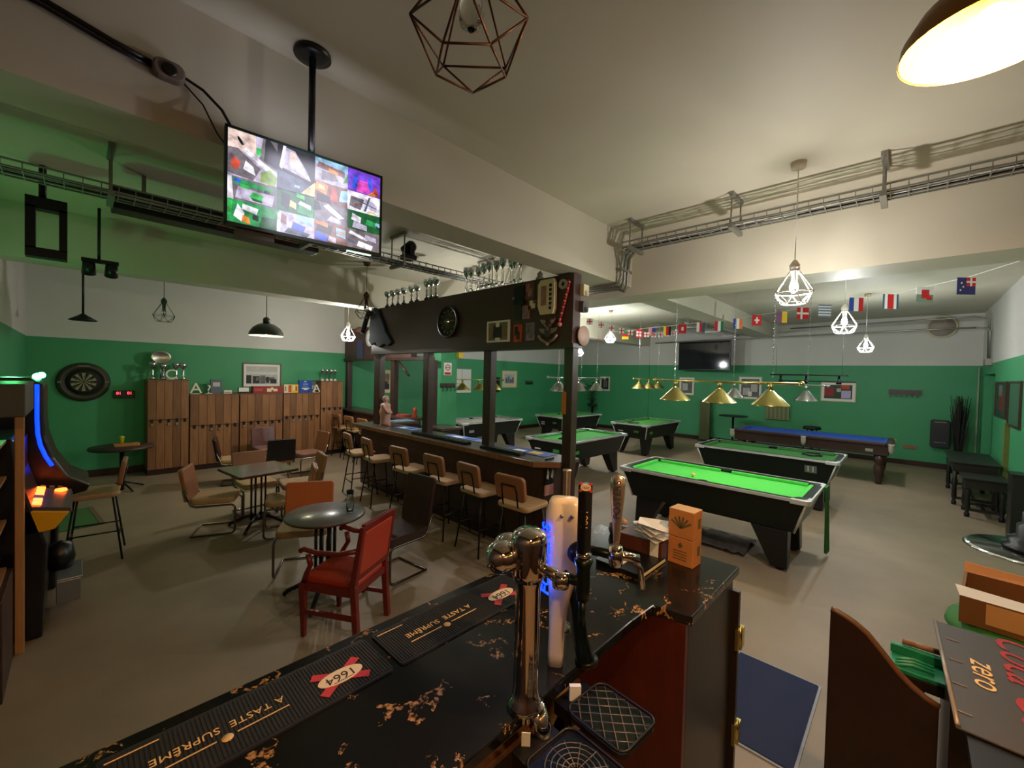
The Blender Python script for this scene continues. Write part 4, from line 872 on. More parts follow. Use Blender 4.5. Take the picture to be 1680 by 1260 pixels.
plamp('small brass lamp bar over the pool table in the middle of the hall',(11.2,5.37),-PI/2,brass,L=1.5,zb=2.03,lit=2)
plamp('silver lamp bar hung over the deepest green pool table',(10.95,7.9),-PI/2,silver,L=1.5,zb=2.0)
plamp('brass lamp bar over the grey-clothed table behind the canopy opening',(7.45,8.35),-PI/2,brass,L=1.5,zb=1.9,lit=2)
t=thing('hanging_light_box','black flat twin-bar light over the blue-clothed table','lamp',(11.6,1.75,2.12))
b=MB(); b.box(-.1,-.75,.08,.1,.7,.11,blackm); b.box(-.06,-.9,-.06,.0,.5,-.03,blackm); b.build('frame',t)
for y in (-.6,.0,.5):
    b=MB(); b.lathe([(.05,-.1),(.05,-.04),(.02,0),(.02,.08)],blackm,(0,y,0),12); b.build('lamp_head',t)
for y in (-.65,.6):
    b=MB(); b.tube([(0,y,.1),(0,y,CZ-2.12)],.005,steel,4); b.build('suspension_wire',t)

# ---------------------------------------------------------------- cage pendants
def cage(label,loc,m,s=1,lit=0,rose=True,n=6,col=(1,.98,.95),nm='cage_pendant',E=None,bm=None,grp=None):
    t=thing(nm,label,'pendant light',loc,random.random()*.5,grp)   # loc = belt centre
    R,r=.142*s,.09*s
    belt=[(R*math.cos(2*PI*i/n),R*math.sin(2*PI*i/n),0) for i in range(n)]
    low=[(r*math.cos(2*PI*(i+.5)/n),r*math.sin(2*PI*(i+.5)/n),-.085*s) for i in range(n)]
    neck=[(.035*s*math.cos(2*PI*i/n),.035*s*math.sin(2*PI*i/n),.17*s) for i in range(n)]
    b=MB(); q=.0028*s if m is not whitewire else .0045*s
    for i in range(n):
        j=(i+1)%n
        for a,c in ((belt[i],belt[j]),(low[i],low[j]),(belt[i],low[i]),(belt[j],low[i]),(belt[i],neck[i]),(neck[i],neck[j])): b.tube([a,c],q,m,6)
    b.build('cage',t)
    b=MB(); b.lathe([(.02*s,.1*s),(.022*s,.16*s),(.036*s,.19*s),(.036*s,.22*s),(.012*s,.26*s)],m if m is not whitewire else white,n=16); b.build('lamp_holder',t)
    b=MB(); b.lathe([(0,-.005*s),(.026*s,.015*s),(.032*s,.045*s),(.018*s,.1*s)],bm or (bulbm if lit else glass),n=16); b.build('bulb',t)
    H=CZ-loc[2]
    b=MB(); b.tube([(0,0,.25*s),(0,0,H-.02)],.0035,m,6); b.build('cord',t)
    b=MB(); b.lathe([(.012,H-.06),(.05,H-.05),(.055,H)],m if m is not whitewire else mat('cream rose',(214,200,170),.5),n=20); b.build('ceiling_rose',t)
    if lit: light('pendant_glow','POINT',(0,0,-.02),lit,col,.05,t)
    return t
cage('copper wire cage pendant hanging close above the camera, unlit',(.65,.79,2.87),copper,1.0,0,n=5)
cage('bright white cage pendant in front of the right-hand beam',(3.95,.7,2.76),whitewire,1.0,34,col=(1,.95,.88))
cage('larger of two glowing cage pendants before the far wall at right',(6.65,.63,2.77),whitewire,1.05,44,col=(.95,1,.99))
cage('smaller glowing cage pendant lower right, deeper in the hall',(10.57,.66,2.75),whitewire,1.0,44,col=(.95,1,.99))
cage('glowing cage pendant left of the wall television',(9.6,5.7,3.05),whitewire,1.05,50,col=(.93,1,.99))
cage('glowing bulb pendant right beside the tall canopy post',(9.86,6.84,2.72),whitewire,.9,44,col=(.95,1,.99))
cage('glowing cage pendant beside the white plates of the far canopy',(3.62,7.9,2.72),whitewire,1.05,52,col=(1,.98,.92))
cage('small dark unlit cage pendant left, before the locker wall',(.86,7.85,2.78),mat('dark green wire',(50,60,48),.5),1.0,0)
cage('dark cage pendant hanging at the left end of the canopy trophies',(3.2,6.35,3.0),copper,1.25,0)
def dome(label,loc,r,out,inn,lit,col,bm,s=1):
    t=thing('dome_pendant',label,'pendant light',loc)
    b=MB(); b.shell([(r,0),(r*.97,r*.2),(r*.8,r*.5),(r*.5,r*.72),(r*.2,r*.82)],out,n=36); b.lathe([(r*.2,r*.82),(r*.2,r*1.1),(r*.1,r*1.2)],out,n=20); s_=b.build('shade',t)
    b=MB(); b.shell([(r*.985,.003),(r*.95,r*.19),(r*.78,r*.48),(r*.48,r*.7),(r*.05,r*.78)],inn,n=36); b.build('inner_lining',s_)
    b=MB(); b.ball((0,0,r*.25),r*.2,bm); b.build('bulb',t)
    H=CZ-loc[2]; b=MB(); b.tube([(0,0,r*1.15),(0,0,H)],.006,blackp,6); b.build('cord',t)
    b=MB(); b.lathe([(.05,H-.03),(.05,H)],blackp,n=16); b.build('ceiling_rose',t)
    if lit: light('dome_glow','POINT',(0,0,r*.02),lit,col,r*.2,t)
dome('dark green dome pendant glowing over the chairs on the left',(2.19,7.85,2.6),.26,mat('dark green enamel',(34,44,38),.3),mat('pale lining',(220,220,190),.4),8,(1,.93,.74),mat('lit cream bulb',(255,240,180),.3,emit=20,ergb=(255,238,170)))
dome('warm glowing dome pendant at the top right corner, amber inside',(1.45,-.107,2.85),.16,mat('aged brass shade',(150,110,60),.35,metal=.6),mat('hammered gold lining',(240,176,70),.35,metal=.3,bump=.6,bscale=40),40,(1,.66,.33),bulbw)
dome('warm brass dome pendant over the bartender side, behind the camera',(-.1,-.55,2.7),.16,mat('aged brass shade',(150,110,60)),mat('hammered gold lining',(240,176,70)),34,(1,.63,.32),bulbw)

t=thing('fairy_lights','string of small warm bulbs along the wall behind the bar','string lights',(0,0,0))
b=MB(); P_=[(-.3+.42*i,-1.13,2.35-.06*(i%2)) for i in range(12)]; b.tube(P_,.004,blackp,4); b.build('cord',t)
for p in P_:
    b=MB(); b.ball((p[0],p[1],p[2]-.03),.02,mat('warm fairy bulb',(255,200,120),.3,emit=30,ergb=(255,180,90)),8); b.build('bulb',t)

cage('cage pendant glowing inside the island bar behind the canopy header',(4.45,5.15,2.8),whitewire,1.0,30,col=(1,.99,.95))
# ---------------------------------------------------------------- bunting
FM=lambda n,c: mat('flag '+n,c,.8)
fr,fw_,fb,fg,fy,fk,fo,fl=FM('red',(200,34,40)),FM('white',(228,228,226)),FM('blue',(46,70,150)),FM('green',(30,120,70)),FM('yellow',(240,204,50)),FM('black',(30,30,30)),FM('orange',(226,110,50)),FM('navy',(48,46,110))
def V3(*c): return [(i/len(c),0,(i+1)/len(c),1,k) for i,k in enumerate(c)]
def H3(*c): n=len(c); return [(0,1-(i+1)/n,1,1-i/n,k) for i,k in enumerate(c)]
cross=lambda bg,fgc,t=.12,cx=.5: [(0,0,1,1,bg),(cx-t,0,cx+t,1,fgc),(0,.5-t,1,.5+t,fgc)]
def flag(label,loc,rot,w,h,pat,grp,cat='flag'):
    b=MB(); 
    for i,(u0,v0,u1,v1,c) in enumerate(pat):
        o=.0008*i; b.box(-w/2+w*u0,-.001-o,-h+h*v0,-w/2+w*u1,.001+o,-h+h*v1,c)
    o=b.build('flag',grp,loc=loc,rotz=rot); o['label']=label; return o
greek=[(0,0,1,1,fw_)]+[(0,i/9,1,(i+1)/9,FM('pale blue',(120,130,160))) for i in (0,2,4,6,8)]
nzp=[(0,0,1,1,fl),(.5,.5,1,1,fr),(.7,.5,.8,1,fw_),(.5,.7,1,.8,fw_),(.15,.2,.22,.3,fw_),(.3,.4,.36,.5,fw_),(.2,.62,.26,.72,fw_)]
L=[('navy flag with small union corner, nearest of the bunting',(7.24,-0.43,3.33),0.20,nzp),('white and green flag with a red dragon-like shape',(7.61,-0.09,3.33),0.20,[(0,0,1,.5,FM('grey green',(120,150,130))),(0,.5,1,1,fw_),(.3,.25,.75,.8,fr),(.6,.15,.9,.4,fr)]),
('red striped flag between blue and white bars',(7.98,0.25,3.33),0.20,[(0,0,.12,1,FM('slate',(60,90,110))),(.12,0,.3,1,fw_),(.3,0,.7,1,fr),(.7,0,.88,1,fw_),(.88,0,1,1,FM('slate',(60,90,110)))]),
('blue white and pink-red tricolour right of the striped pale flag',(8.41,0.66,3.39),0.20,V3(fb,fw_,fr)),('pale blue and white striped flag',(8.94,1.12,3.40),0.20,greek),('red flag with a white off-centre cross',(9.28,1.49,3.43),0.20,cross(fr,fw_,.08,.4)),
('purple and yellow flag at the middle of the bunting',(9.60,1.88,3.43),0.20,[(0,0,.5,1,FM('purple',(140,90,130))),(.5,0,1,1,fy)]),('red square flag with a bold white cross',(9.82,2.37,3.43),0.20,[(0,0,1,1,fr),(.42,.2,.58,.8,fw_),(.25,.42,.75,.58,fw_)]),
('blue white and orange-red tricolour left of the white cross flag',(10.10,2.81,3.42),0.20,V3(fb,fw_,fo)),('red white and green tricolour flag',(10.34,3.27,3.42),0.20,V3(fr,fw_,fg)),('dull red and grey flag behind the hanging conduit',(10.46,3.73,3.44),0.20,V3(fw_,fr,FM('slate',(60,90,110)))),
('red flag with a white disc',(10.66,4.25,3.45),0.20,[(0,0,1,1,fr),(.35,.3,.65,.7,fw_)]),('yellow black and red striped flag',(10.88,4.74,3.45),0.20,V3(fy,fr,fk)),('pink striped flag with a blue corner',(11.07,5.26,3.47),0.20,[(0,0,1,1,FM('pink',(210,140,140))),(.5,.5,1,1,fb)]),
('plain deep red flag near the left of the bunting',(11.20,5.70,3.46),0.20,[(0,0,1,1,fr)]),('green red and yellow banded flag',(11.38,6.24,3.45),0.20,H3(fg,fr,fy)),('black yellow and red banded flag nearest the post',(11.45,7.18,3.47),0.20,H3(fk,fy,fr))]
bt=thing('bunting','long string of assorted national flags sagging across the pool hall','bunting',(0,0,0))
prev=[]
for i,(lab,loc,w,pat) in enumerate(L):
    flag(lab,loc,-.8,w*(1.1 if i<6 else 1),.2+.003*i,pat,bt); prev.append(Vector(loc))
b=MB(); b.tube([Vector((6.2,-1.15,3.4))]+prev+[Vector((14.0,9.4,3.5))],.004,white,4); b.build('string',bt)
pv=[]; bt=thing('bunting','short second string of small white flags with red crosses by the post','bunting',(0,0,0))
for i in range(12):
    u=i/11; p=Vector((7.66+5.82*u,5.06+.44*u,3.31+.30*u-.16*math.sin(u*PI))); pv.append(p)
    flag('small white flag with a red cross',p,-.8,.13,.13,cross(fw_,fr,.09),bt)
b=MB(); b.tube([Vector((6.9,5.0,3.36))]+pv,.003,white,4); b.build('string',bt)
# ceiling panel lights in hall (unlit diffusers)
t=thing('ceiling_panel','flat pale ceiling panel just right of the canopy end','ceiling panel',(7.0,5.9,3.5))
b=MB(); b.box(-.9,-.55,0,.9,.55,.05,mat('pale panel',(205,210,200),.4)); b.build('panel',t)
b=MB(); 
for (x0,y0,x1,y1) in ((-.93,-.58,.93,-.53),(-.93,.53,.93,.58),(-.93,-.53,-.88,.53),(.88,-.53,.93,.53)): b.box(x0,y0,-.01,x1,y1,.06,white)
b.build('rim',t)
for x in (-.7,.7):
    b=MB(); b.tube([(x,0,.05),(x,0,CZ-3.5)],.005,steel,4); b.build('hanger',t)
# ---------------------------------------------------------------- machines at the left edge
cab=mat('black cabinet laminate',(16,14,18),.3)
t=thing('fruit_machine','tall curved black game machine with glowing blue light strip','game machine',(-.58,5.55,0))
b=MB(); Pm=[(0,0),(.44,0),(.46,.82),(.64,.86),(.66,.92),(.52,1.02),(.43,1.2),(.38,1.4),(.37,1.6),(.37,1.85),(.3,1.92),(0,1.92)]
b.prism([(p[0],p[1]) for p in Pm],-.0,.66,cab,'y'); b.build('cabinet',t,bevel=.015)
bs=mat('blue light strip',(20,60,255),.3,emit=2.4,ergb=(4,40,255)); gl=mat('green beacon',(60,255,120),.3,emit=14)
b=MB(); 
for y in (-.004,.664):
    b=MB(); b.tube([(.33,y,1.86),(.33,y,1.7),(.33,y,1.55),(.335,y,1.42),(.35,y,1.32),(.38,y,1.22),(.42,y,1.13)],.014,bs,8); b.build('light_strip',t)
for y in (.02,.64):
    b=MB(); b.ball((.33,y,1.93),.03,gl); b.build('beacon',t)
b=MB(); b.M=Matrix.Translation((.318,.33,1.5)); b.box(-.006,-.27,-.22,.004,.27,.34,mat('dim display glass',(22,24,60),.1)); b.build('screen',t)
b=MB(); b.hexa([(.37,.04,1.17),(.38,.04,1.17),(.38,.62,1.17),(.37,.62,1.17),(.35,.04,1.25),(.36,.04,1.25),(.36,.62,1.25),(.35,.62,1.25)],mat('lilac lit panel',(110,104,140),.3,emit=.3)); b.build('info_panel',t)
b=MB(); 
for k in range(6): b.lathe([(.022,0),(.022,.02),(0,.028)],[silver,mat('blue button',(30,80,255),.3,emit=3),silver][k%3],(.53,.08+k*.1,.945),10)
b.build('buttons',t)
t=thing('fruit_machine','nearer fruit machine with orange lit buttons over a yellow front','game machine',(-.6,4.62,0))
b=MB(); Pm=[(0,0),(.42,0),(.44,.7),(.3,1.25),(.28,1.5),(0,1.5)]
b.prism(Pm,0,.72,cab,'y'); b.build('cabinet',t,bevel=.015)
yl=mat('glossy yellow panel',(226,160,20),.3); 
b=MB(); b.hexa([(.3,0,.78),(.48,0,.8),(.48,.72,.8),(.3,.72,.78),(.3,0,.98),(.56,0,.92),(.56,.72,.92),(.3,.72,.98)],yl); b.build('yellow_front',t,bevel=.01)
b=MB(); b.hexa([(.26,.01,.98),(.57,.01,.91),(.57,.71,.91),(.26,.71,.98),(.26,.01,1.014),(.56,.01,.945),(.56,.71,.945),(.26,.71,1.014)],mat('grey printed console',(84,72,72),.3)); cn=b.build('console',t)
ob=mat('orange lit button',(255,90,30),.3,emit=4)
def zc(x): return 1.01-(x-.28)*.23
for k in range(6):
    b=MB(); y=.08+k*.11; x=.35; b.hexa([(x,y,zc(x)-.005),(x+.06,y,zc(x+.06)-.005),(x+.06,y+.07,zc(x+.06)-.005),(x,y+.07,zc(x)-.005),(x,y,zc(x)+.012),(x+.06,y,zc(x+.06)+.012),(x+.06,y+.07,zc(x+.06)+.012),(x,y+.07,zc(x)+.012)],ob if k!=2 else mat('pale console print',(170,160,160),.4)); b.build('lit_button',cn)
b=MB(); b.lathe([(.04,0),(.035,.02),(0,.022)],ob,(.5,.6,zc(.5)),14); b.build('lit_button',cn)
b=MB(); 
for k in range(4): b.hexa([(.33+k*.05,.72,zc(.33+k*.05)),(.36+k*.05,.72,zc(.36+k*.05)),(.36+k*.05,.745,zc(.36+k*.05)),(.33+k*.05,.745,zc(.33+k*.05)),(.33+k*.05,.72,zc(.33+k*.05)+.02),(.36+k*.05,.72,zc(.36+k*.05)+.02),(.36+k*.05,.745,zc(.36+k*.05)+.01),(.33+k*.05,.745,zc(.33+k*.05)+.01)],mat('teal grey plastic',(74,98,106),.4))
b.build('side_grip',cn)
b=MB(); b.box(.28,.06,1.08,.31,.66,1.46,mat('dull reel glass',(60,40,36),.1)); 
b.build('reel_window',t)
b=MB(); b.box(.48,.25,.12,.62,.66,.3,mat('grey metal tray',(130,134,140),.35,metal=.5)); b.box(.48,.25,.3,.63,.66,.315,mat('grey metal tray',(130,134,140))); b.build('coin_tray',t,bevel=.006)
b=MB(); b.lathe([(.0,.3),(.07,.31),(.09,.4),(.07,.52),(.0,.55)],blackp,(.5,.55,0),12); b.build('coin_bucket',t)
# wood and glass display cabinet at extreme left
pw=mat('pale varnished post',(176,124,74),.4,var=.15,stretch=(8,8,.6))
t=thing('display_cabinet','tall pale wood framed display cabinet cut by the left picture edge','cabinet',(-.58,3.86,0))
b=MB(); b.box(.275,.60,0,.32,.645,1.72,pw); b.build('corner_post',t,bevel=.005)
b=MB(); b.box(.0,0,0,.27,.62,.62,darkwood); b.box(0,0,1.72,.36,.68,1.92,mat('dark grey cabinet top',(52,48,40),.5)); b.box(0,0,.62,.02,.6,1.72,darkwood); b.build('carcass',t,bevel=.006)
for z in (.62,.95,1.25,1.5):
    b=MB(); b.box(.02,.02,z,.24,.6,z+.018,pw); b.build('shelf',t)
b=MB()
for i in range(14):
    z=(.64,.968,1.268)[i%3]; b.lathe([(.022,0),(.022,.11),(.01,.15),(.01,.19)],[mat('red can',(180,30,36),.3),silver,mat('amber bottle',(120,60,20),.2)][i%3 if i%2 else 0],(.09+.1*(i%2),.08+.035*i,z),10)
b.build('bottles',t)
b=MB(); b.box(-.0,-.6,0,.23,-.02,.9,mat('pale skirting board',(120,100,76),.5)); one(b,'low_cupboard','low brownish cupboard below the left edge of the frame','cupboard',loc=(-.59,3.8,0))
# ---------------------------------------------------------------- right corner of the hall
def turned_table(label,loc,rot,sx,sy,H,m):
    t=thing('turned_leg_table',label,'table',loc,rot)
    b=MB(); b.box(-sx,-sy,H-.03,sx,sy,H,m); b.build('tabletop',t,bevel=.006)
    b=MB(); b.box(-sx+.04,-sy+.04,H-.17,sx-.04,sy-.04,H-.03,m); b.build('apron',t)
    for a in (-1,1):
        for c in (-1,1):
            b=MB(); b.lathe([(.03,0),(.035,.05),(.02,.08),(.035,.14),(.028,.3),(.04,.42),(.025,.47),(.035,H-.17)],m,(a*(sx-.07),c*(sy-.07),0),12); b.build('leg',t)
    b=MB(); b.box(-sx+.06,-.02,.1,sx-.06,.02,.14,m)
    for a in (-1,1): b.box(a*(sx-.07)-.02,-sy+.08,.1,a*(sx-.07)+.02,sy-.08,.14,m)
    b.build('stretcher',t); return t
dm=mat('near black wood',(24,24,24),.4)
turned_table('black turned-leg side table in the far right corner','x' and (11.3,-.83,0),0,.85,.3,.75,dm)
turned_table('smaller black turned-leg table in front of the corner table','x' and (9.95,-.88,0),0,.32,.25,.62,dm)
t=thing('potted_plant','tall dark dried plant standing in the far right corner','plant',(14.35,-.85,0))
b=MB(); b.lathe([(.0,0),(.15,0),(.19,.35),(.17,.35),(.0,.3)],dm,n=16); b.build('pot',t)
b=MB(); pm=mat('dark dried foliage',(44,42,40),.9)
for i in range(160):
    a=random.random()*2*PI; r=random.random()*.13; h=.9+random.random()*.95
    b.tube([(r*.3*math.cos(a),r*.3*math.sin(a),.3),(r*.8*math.cos(a),r*.8*math.sin(a),h*.7),(r*1.3*math.cos(a),r*1.3*math.sin(a),h)],.014,pm,4,r2=.004)
b.build('foliage',t)
t=thing('towel_dispenser','grey black wall dispenser near the right corner','dispenser',(X1,-.55,.88))
b=MB(); b.rbox(-.26,-.17,-.34,0,.17,.33,.05,mat('dark grey plastic',(46,50,58),.25),axis='x'); b.build('body',t,bevel=.02)
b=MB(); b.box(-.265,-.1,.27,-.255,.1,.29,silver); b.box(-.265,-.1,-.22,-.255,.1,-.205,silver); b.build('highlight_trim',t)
b=MB(); b.box(14.72,-.15,.42,14.75,.1,.5,midwood); one(b,'wall_socket','brown socket plate low on the far wall','socket')
def rwall(nm,lab,x0,x1,z0,z1,frame,inner,marks=()):
    t=thing(nm,lab,'poster',((x0+x1)/2,Y0,(z0+z1)/2)); w=(x1-x0)/2; h=(z1-z0)/2
    b=MB(); 
    for a in ((-w,-h,w,-h+.03),(-w,h-.03,w,h),(-w,-h+.03,-w+.03,h-.03),(w-.03,-h+.03,w,h-.03)): b.box(a[0],0,a[1],a[2],.03,a[3],frame)
    b.build('frame',t)
    b=MB(); b.box(-w+.03,0,-h+.03,w-.03,.014,h-.03,inner)
    for i,(u0,v0,u1,v1,c) in enumerate(marks): b.box(-w+2*w*u0,.014,-h+2*h*v0,-w+2*w*u1,.015+.0006*i,-h+2*h*v1,c)
    b.build('print',t)
rwall('wall_poster','dark red and green poster on the right wall beside the doorway',11.0,12.25,1.5,2.15,darkwood,mat('dark green print',(30,60,44),.5),[(.2,.2,.7,.7,mat('dull dark red',(96,36,34),.5)),(.4,.6,.7,.9,g2)])
rwall('wall_poster','green framed notice board at the right picture edge',9.7,10.75,1.42,2.15,darkwood,mat('green grey print',(60,100,76),.4))
b=MB(); b.box(10.6,Y0,.1,10.75,Y0+.06,1.45,mat('olive pole',(110,120,60),.5)); one(b,'wall_batten','upright olive green batten on the right wall','batten')
t=thing('side_cabinet','tall dark narrow cabinet leaning by the right picture edge','cabinet',(8.75,-1.06,0))
b=MB(); b.box(-.15,-.1,0,.15,.05,.88,dm); b.build('body',t,bevel=.01)
b=MB(); b.box(-.17,-.11,.88,.17,.06,.9,dm); b.build('top',t)
t=thing('glass_table','low round glass table with chrome rim at the right edge','table',(5.25,-.77,0))
b=MB(); b.lathe([(0,.72),(.38,.72),(.4,.735),(.38,.75),(0,.75)],mat('dark glass top',(40,44,40),.08),n=40); b.build('tabletop',t)
b=MB(); b.lathe([(.395,.722),(.412,.735),(.395,.748)],chrome,n=40); b.build('rim',t)
b=MB(); b.lathe([(.2,0),(.2,.02),(.035,.04),(.035,.72)],chrome,n=20); b.build('pedestal',t)
b=MB(); b.lathe([(.0,0),(.2,0),(.21,.03),(.17,.05),(.18,.09),(.13,.11),(.13,.2),(.1,.22),(.1,.3),(0,.3)],blackp,n=16); one(b,'ashtray','black stacked ashtray on the round glass table','ashtray',loc=(5.25,-.78,.75))
# poseur table and stools behind blue table
t=thing('round_table','small dark round table against the far wall behind the blue table','table',(13.9,3.9,0))
b=MB(); b.lathe([(0,.95),(.4,.95),(.4,.98),(0,.98)],dm,n=24); b.build('tabletop',t)
b=MB(); b.lathe([(.25,0),(.25,.02),(.03,.05),(.03,.95)],dm,n=12); b.build('pedestal',t)
t=thing('bar_stool','round topped dark stool beyond the blue table','stool',(13.8,1.9,0))
b=MB(); b.lathe([(0,.78),(.2,.78),(.21,.83),(.18,.86),(0,.86)],dm,n=20); b.build('seat',t)
for k in range(4):
    a=k*PI/2; b=MB(); b.tube([(.1*math.cos(a),.1*math.sin(a),.78),(.22*math.cos(a),.22*math.sin(a),0)],.014,blackm,6); b.build('leg',t)
t=thing('cue_stand','tall brown wooden cue stand on the far wall by the back corner','cue stand',(14.55,4.95,0))
b=MB(); b.box(-.1,-.17,0,.12,.17,.05,dm); b.build('base',t)
b=MB(); b.box(-.03,-.16,.05,.1,.16,1.38,mat('olive brown wood',(84,92,52),.5)); b.build('back_board',t)
t=thing('wall_heater','pale brown panel heater on the far wall behind the brass lamp','heater',(14.72,2.9,1.15))
b=MB(); b.box(-.06,-.3,-.25,.02,.3,.25,mat('olive beige panel',(130,136,92),.5)); 
b.build('body',t)
b=MB()
for k in range(5): b.box(-.07,-.25+k*.11,-.23,-.06,-.2+k*.11,.23,mat('olive beige dark',(104,110,74),.5))
b.build('fins',t)
t=thing('potted_plant','bushy plant on a dark stand behind the middle pool tables','plant',(14.3,9.2,0))
b=MB(); b.lathe([(.0,0),(.25,0),(.25,.04),(.05,.08),(.05,.85),(.2,.9),(.2,.95),(0,.95)],dm,n=16); b.build('stand',t)
b=MB(); lf=mat('dark leaves',(36,74,40),.6)
for i in range(40):
    a=random.random()*2*PI; z=1.0+random.random()*.9; r=.08+random.random()*.2
    p=Vector((r*math.cos(a),r*math.sin(a),z)); q=Vector((math.cos(a)*.14,math.sin(a)*.14,-.06)); s=Vector((-math.sin(a)*.05,math.cos(a)*.05,0)); b.add([p-q*.3,p+s+q*.4,p+q,p-s+q*.4],[(0,1,2,3)],lf)
    b.tube([(0,0,.95),p],.005,lf,4)
b.build('foliage',t)
# ---------------------------------------------------------------- foreground: service bar
marble=bpy.data.materials.new('black marble with gold veins'); marble.use_nodes=True; nt=marble.node_tree; bs_=nt.nodes['Principled BSDF']
tc=nt.nodes.new('ShaderNodeTexCoord'); mp=nt.nodes.new('ShaderNodeMapping'); mp.inputs['Scale'].default_value=(5.5,5.5,5.5); nt.links.new(tc.outputs['Object'],mp.inputs[0])
nz=nt.nodes.new('ShaderNodeTexNoise'); nz.inputs['Scale'].default_value=1.6; nz.inputs['Detail'].default_value=6; nz.inputs['Roughness'].default_value=.65; nt.links.new(mp.outputs[0],nz.inputs[0])
add=nt.nodes.new('ShaderNodeVectorMath'); add.operation='MULTIPLY_ADD'; add.inputs[1].default_value=(1.3,1.3,1.3); nt.links.new(nz.outputs['Color'],add.inputs[0]); nt.links.new(mp.outputs[0],add.inputs[2])
vo=nt.nodes.new('ShaderNodeTexVoronoi'); vo.feature='DISTANCE_TO_EDGE'; vo.inputs['Scale'].default_value=.9; nt.links.new(add.outputs[0],vo.inputs['Vector'])
n2=nt.nodes.new('ShaderNodeTexNoise'); n2.inputs['Scale'].default_value=1.1; n2.inputs['Detail'].default_value=3; nt.links.new(mp.outputs[0],n2.inputs[0])
wd_=nt.nodes.new('ShaderNodeMapRange'); wd_.inputs[1].default_value=.5; wd_.inputs[2].default_value=.68; wd_.inputs[3].default_value=.0; wd_.inputs[4].default_value=.07; nt.links.new(n2.outputs[0],wd_.inputs[0])
lt=nt.nodes.new('ShaderNodeMath'); lt.operation='LESS_THAN'; nt.links.new(vo.outputs['Distance'],lt.inputs[0]); nt.links.new(wd_.outputs[0],lt.inputs[1])
n3=nt.nodes.new('ShaderNodeTexNoise'); n3.inputs['Scale'].default_value=14; n3.inputs['Detail'].default_value=4; nt.links.new(mp.outputs[0],n3.inputs[0])
r3=nt.nodes.new('ShaderNodeValToRGB'); r3.color_ramp.elements[0].position=.42; r3.color_ramp.elements[0].color=srgb(18,17,18); r3.color_ramp.elements[1].position=.62; r3.color_ramp.elements[1].color=srgb(190,140,90); nt.links.new(n3.outputs[0],r3.inputs[0])
mxm=nt.nodes.new('ShaderNodeMix'); mxm.data_type='RGBA'; mxm.inputs[6].default_value=srgb(17,16,17); nt.links.new(lt.outputs[0],mxm.inputs[0]); nt.links.new(r3.outputs[0],mxm.inputs[7]); nt.links.new(mxm.outputs[2],bs_.inputs['Base Color'])
bs_.inputs['Roughness'].default_value=.16
mah=mat('red mahogany panel',(88,34,24),.35,var=.2,scale=4,stretch=(6,6,.6)); dkb=mat('dark brown panel',(38,24,20),.4)
t=thing('service_bar','black marble topped service bar across the foreground, rubber mats on it','bar counter',(0,0,0))
b=MB(); b.prism([(-.55,1.42),(-.55,.755),(1.5,.755),(1.67,.745),(1.7,.6),(2.34,.6),(2.34,1.42)],1.06,1.1,marble); b.build('marble_top',t,bevel=.006)
b=MB(); b.prism([(-.55,1.39),(-.55,1.33),(2.26,1.33),(2.26,.64),(2.31,.64),(2.31,1.39)],0,1.06,dkb); b.build('bar_front',t)
b=MB(); b.prism([(1.72,.62),(2.31,.62),(2.31,.66),(1.72,.66)],0,1.06,mat('dark green brown panel',(40,36,30),.35)); b.build('end_panel',t,bevel=.004)
b=MB(); b.box(1.69,.62,0,1.72,1.2,1.06,mah); b.build('inner_panel',t)
b=MB(); b.box(1.0,1.1,.55,1.69,1.33,.58,midwood); b.box(-.5,.9,.6,1.0,1.3,.63,midwood2); b.build('under_shelf',t)
b=MB(); b.tube([(1.25,1.0,.6),(1.35,.95,.85),(1.3,1.05,1.0)],.02,mat('cream hose',(190,160,110),.5)); b.tube([(1.4,1.05,.6),(1.45,.95,.9)],.015,steel); b.build('hose',t)
b=MB(); b.box(2.312,.59,0,2.34,.66,.98,dkb); b.box(2.34,.6,0,2.36,.64,.86,dkb); b.build('hinge_stile',t)
for z in (.74,.25):
    b=MB(); b.box(2.3,.585,z-.055,2.345,.6,z+.055,brass); b.box(2.335,.575,z-.05,2.375,.595,z+.05,brass); b.tube([(2.338,.585,z-.06),(2.338,.585,z+.06)],.009,brass); b.build('hinge',t)
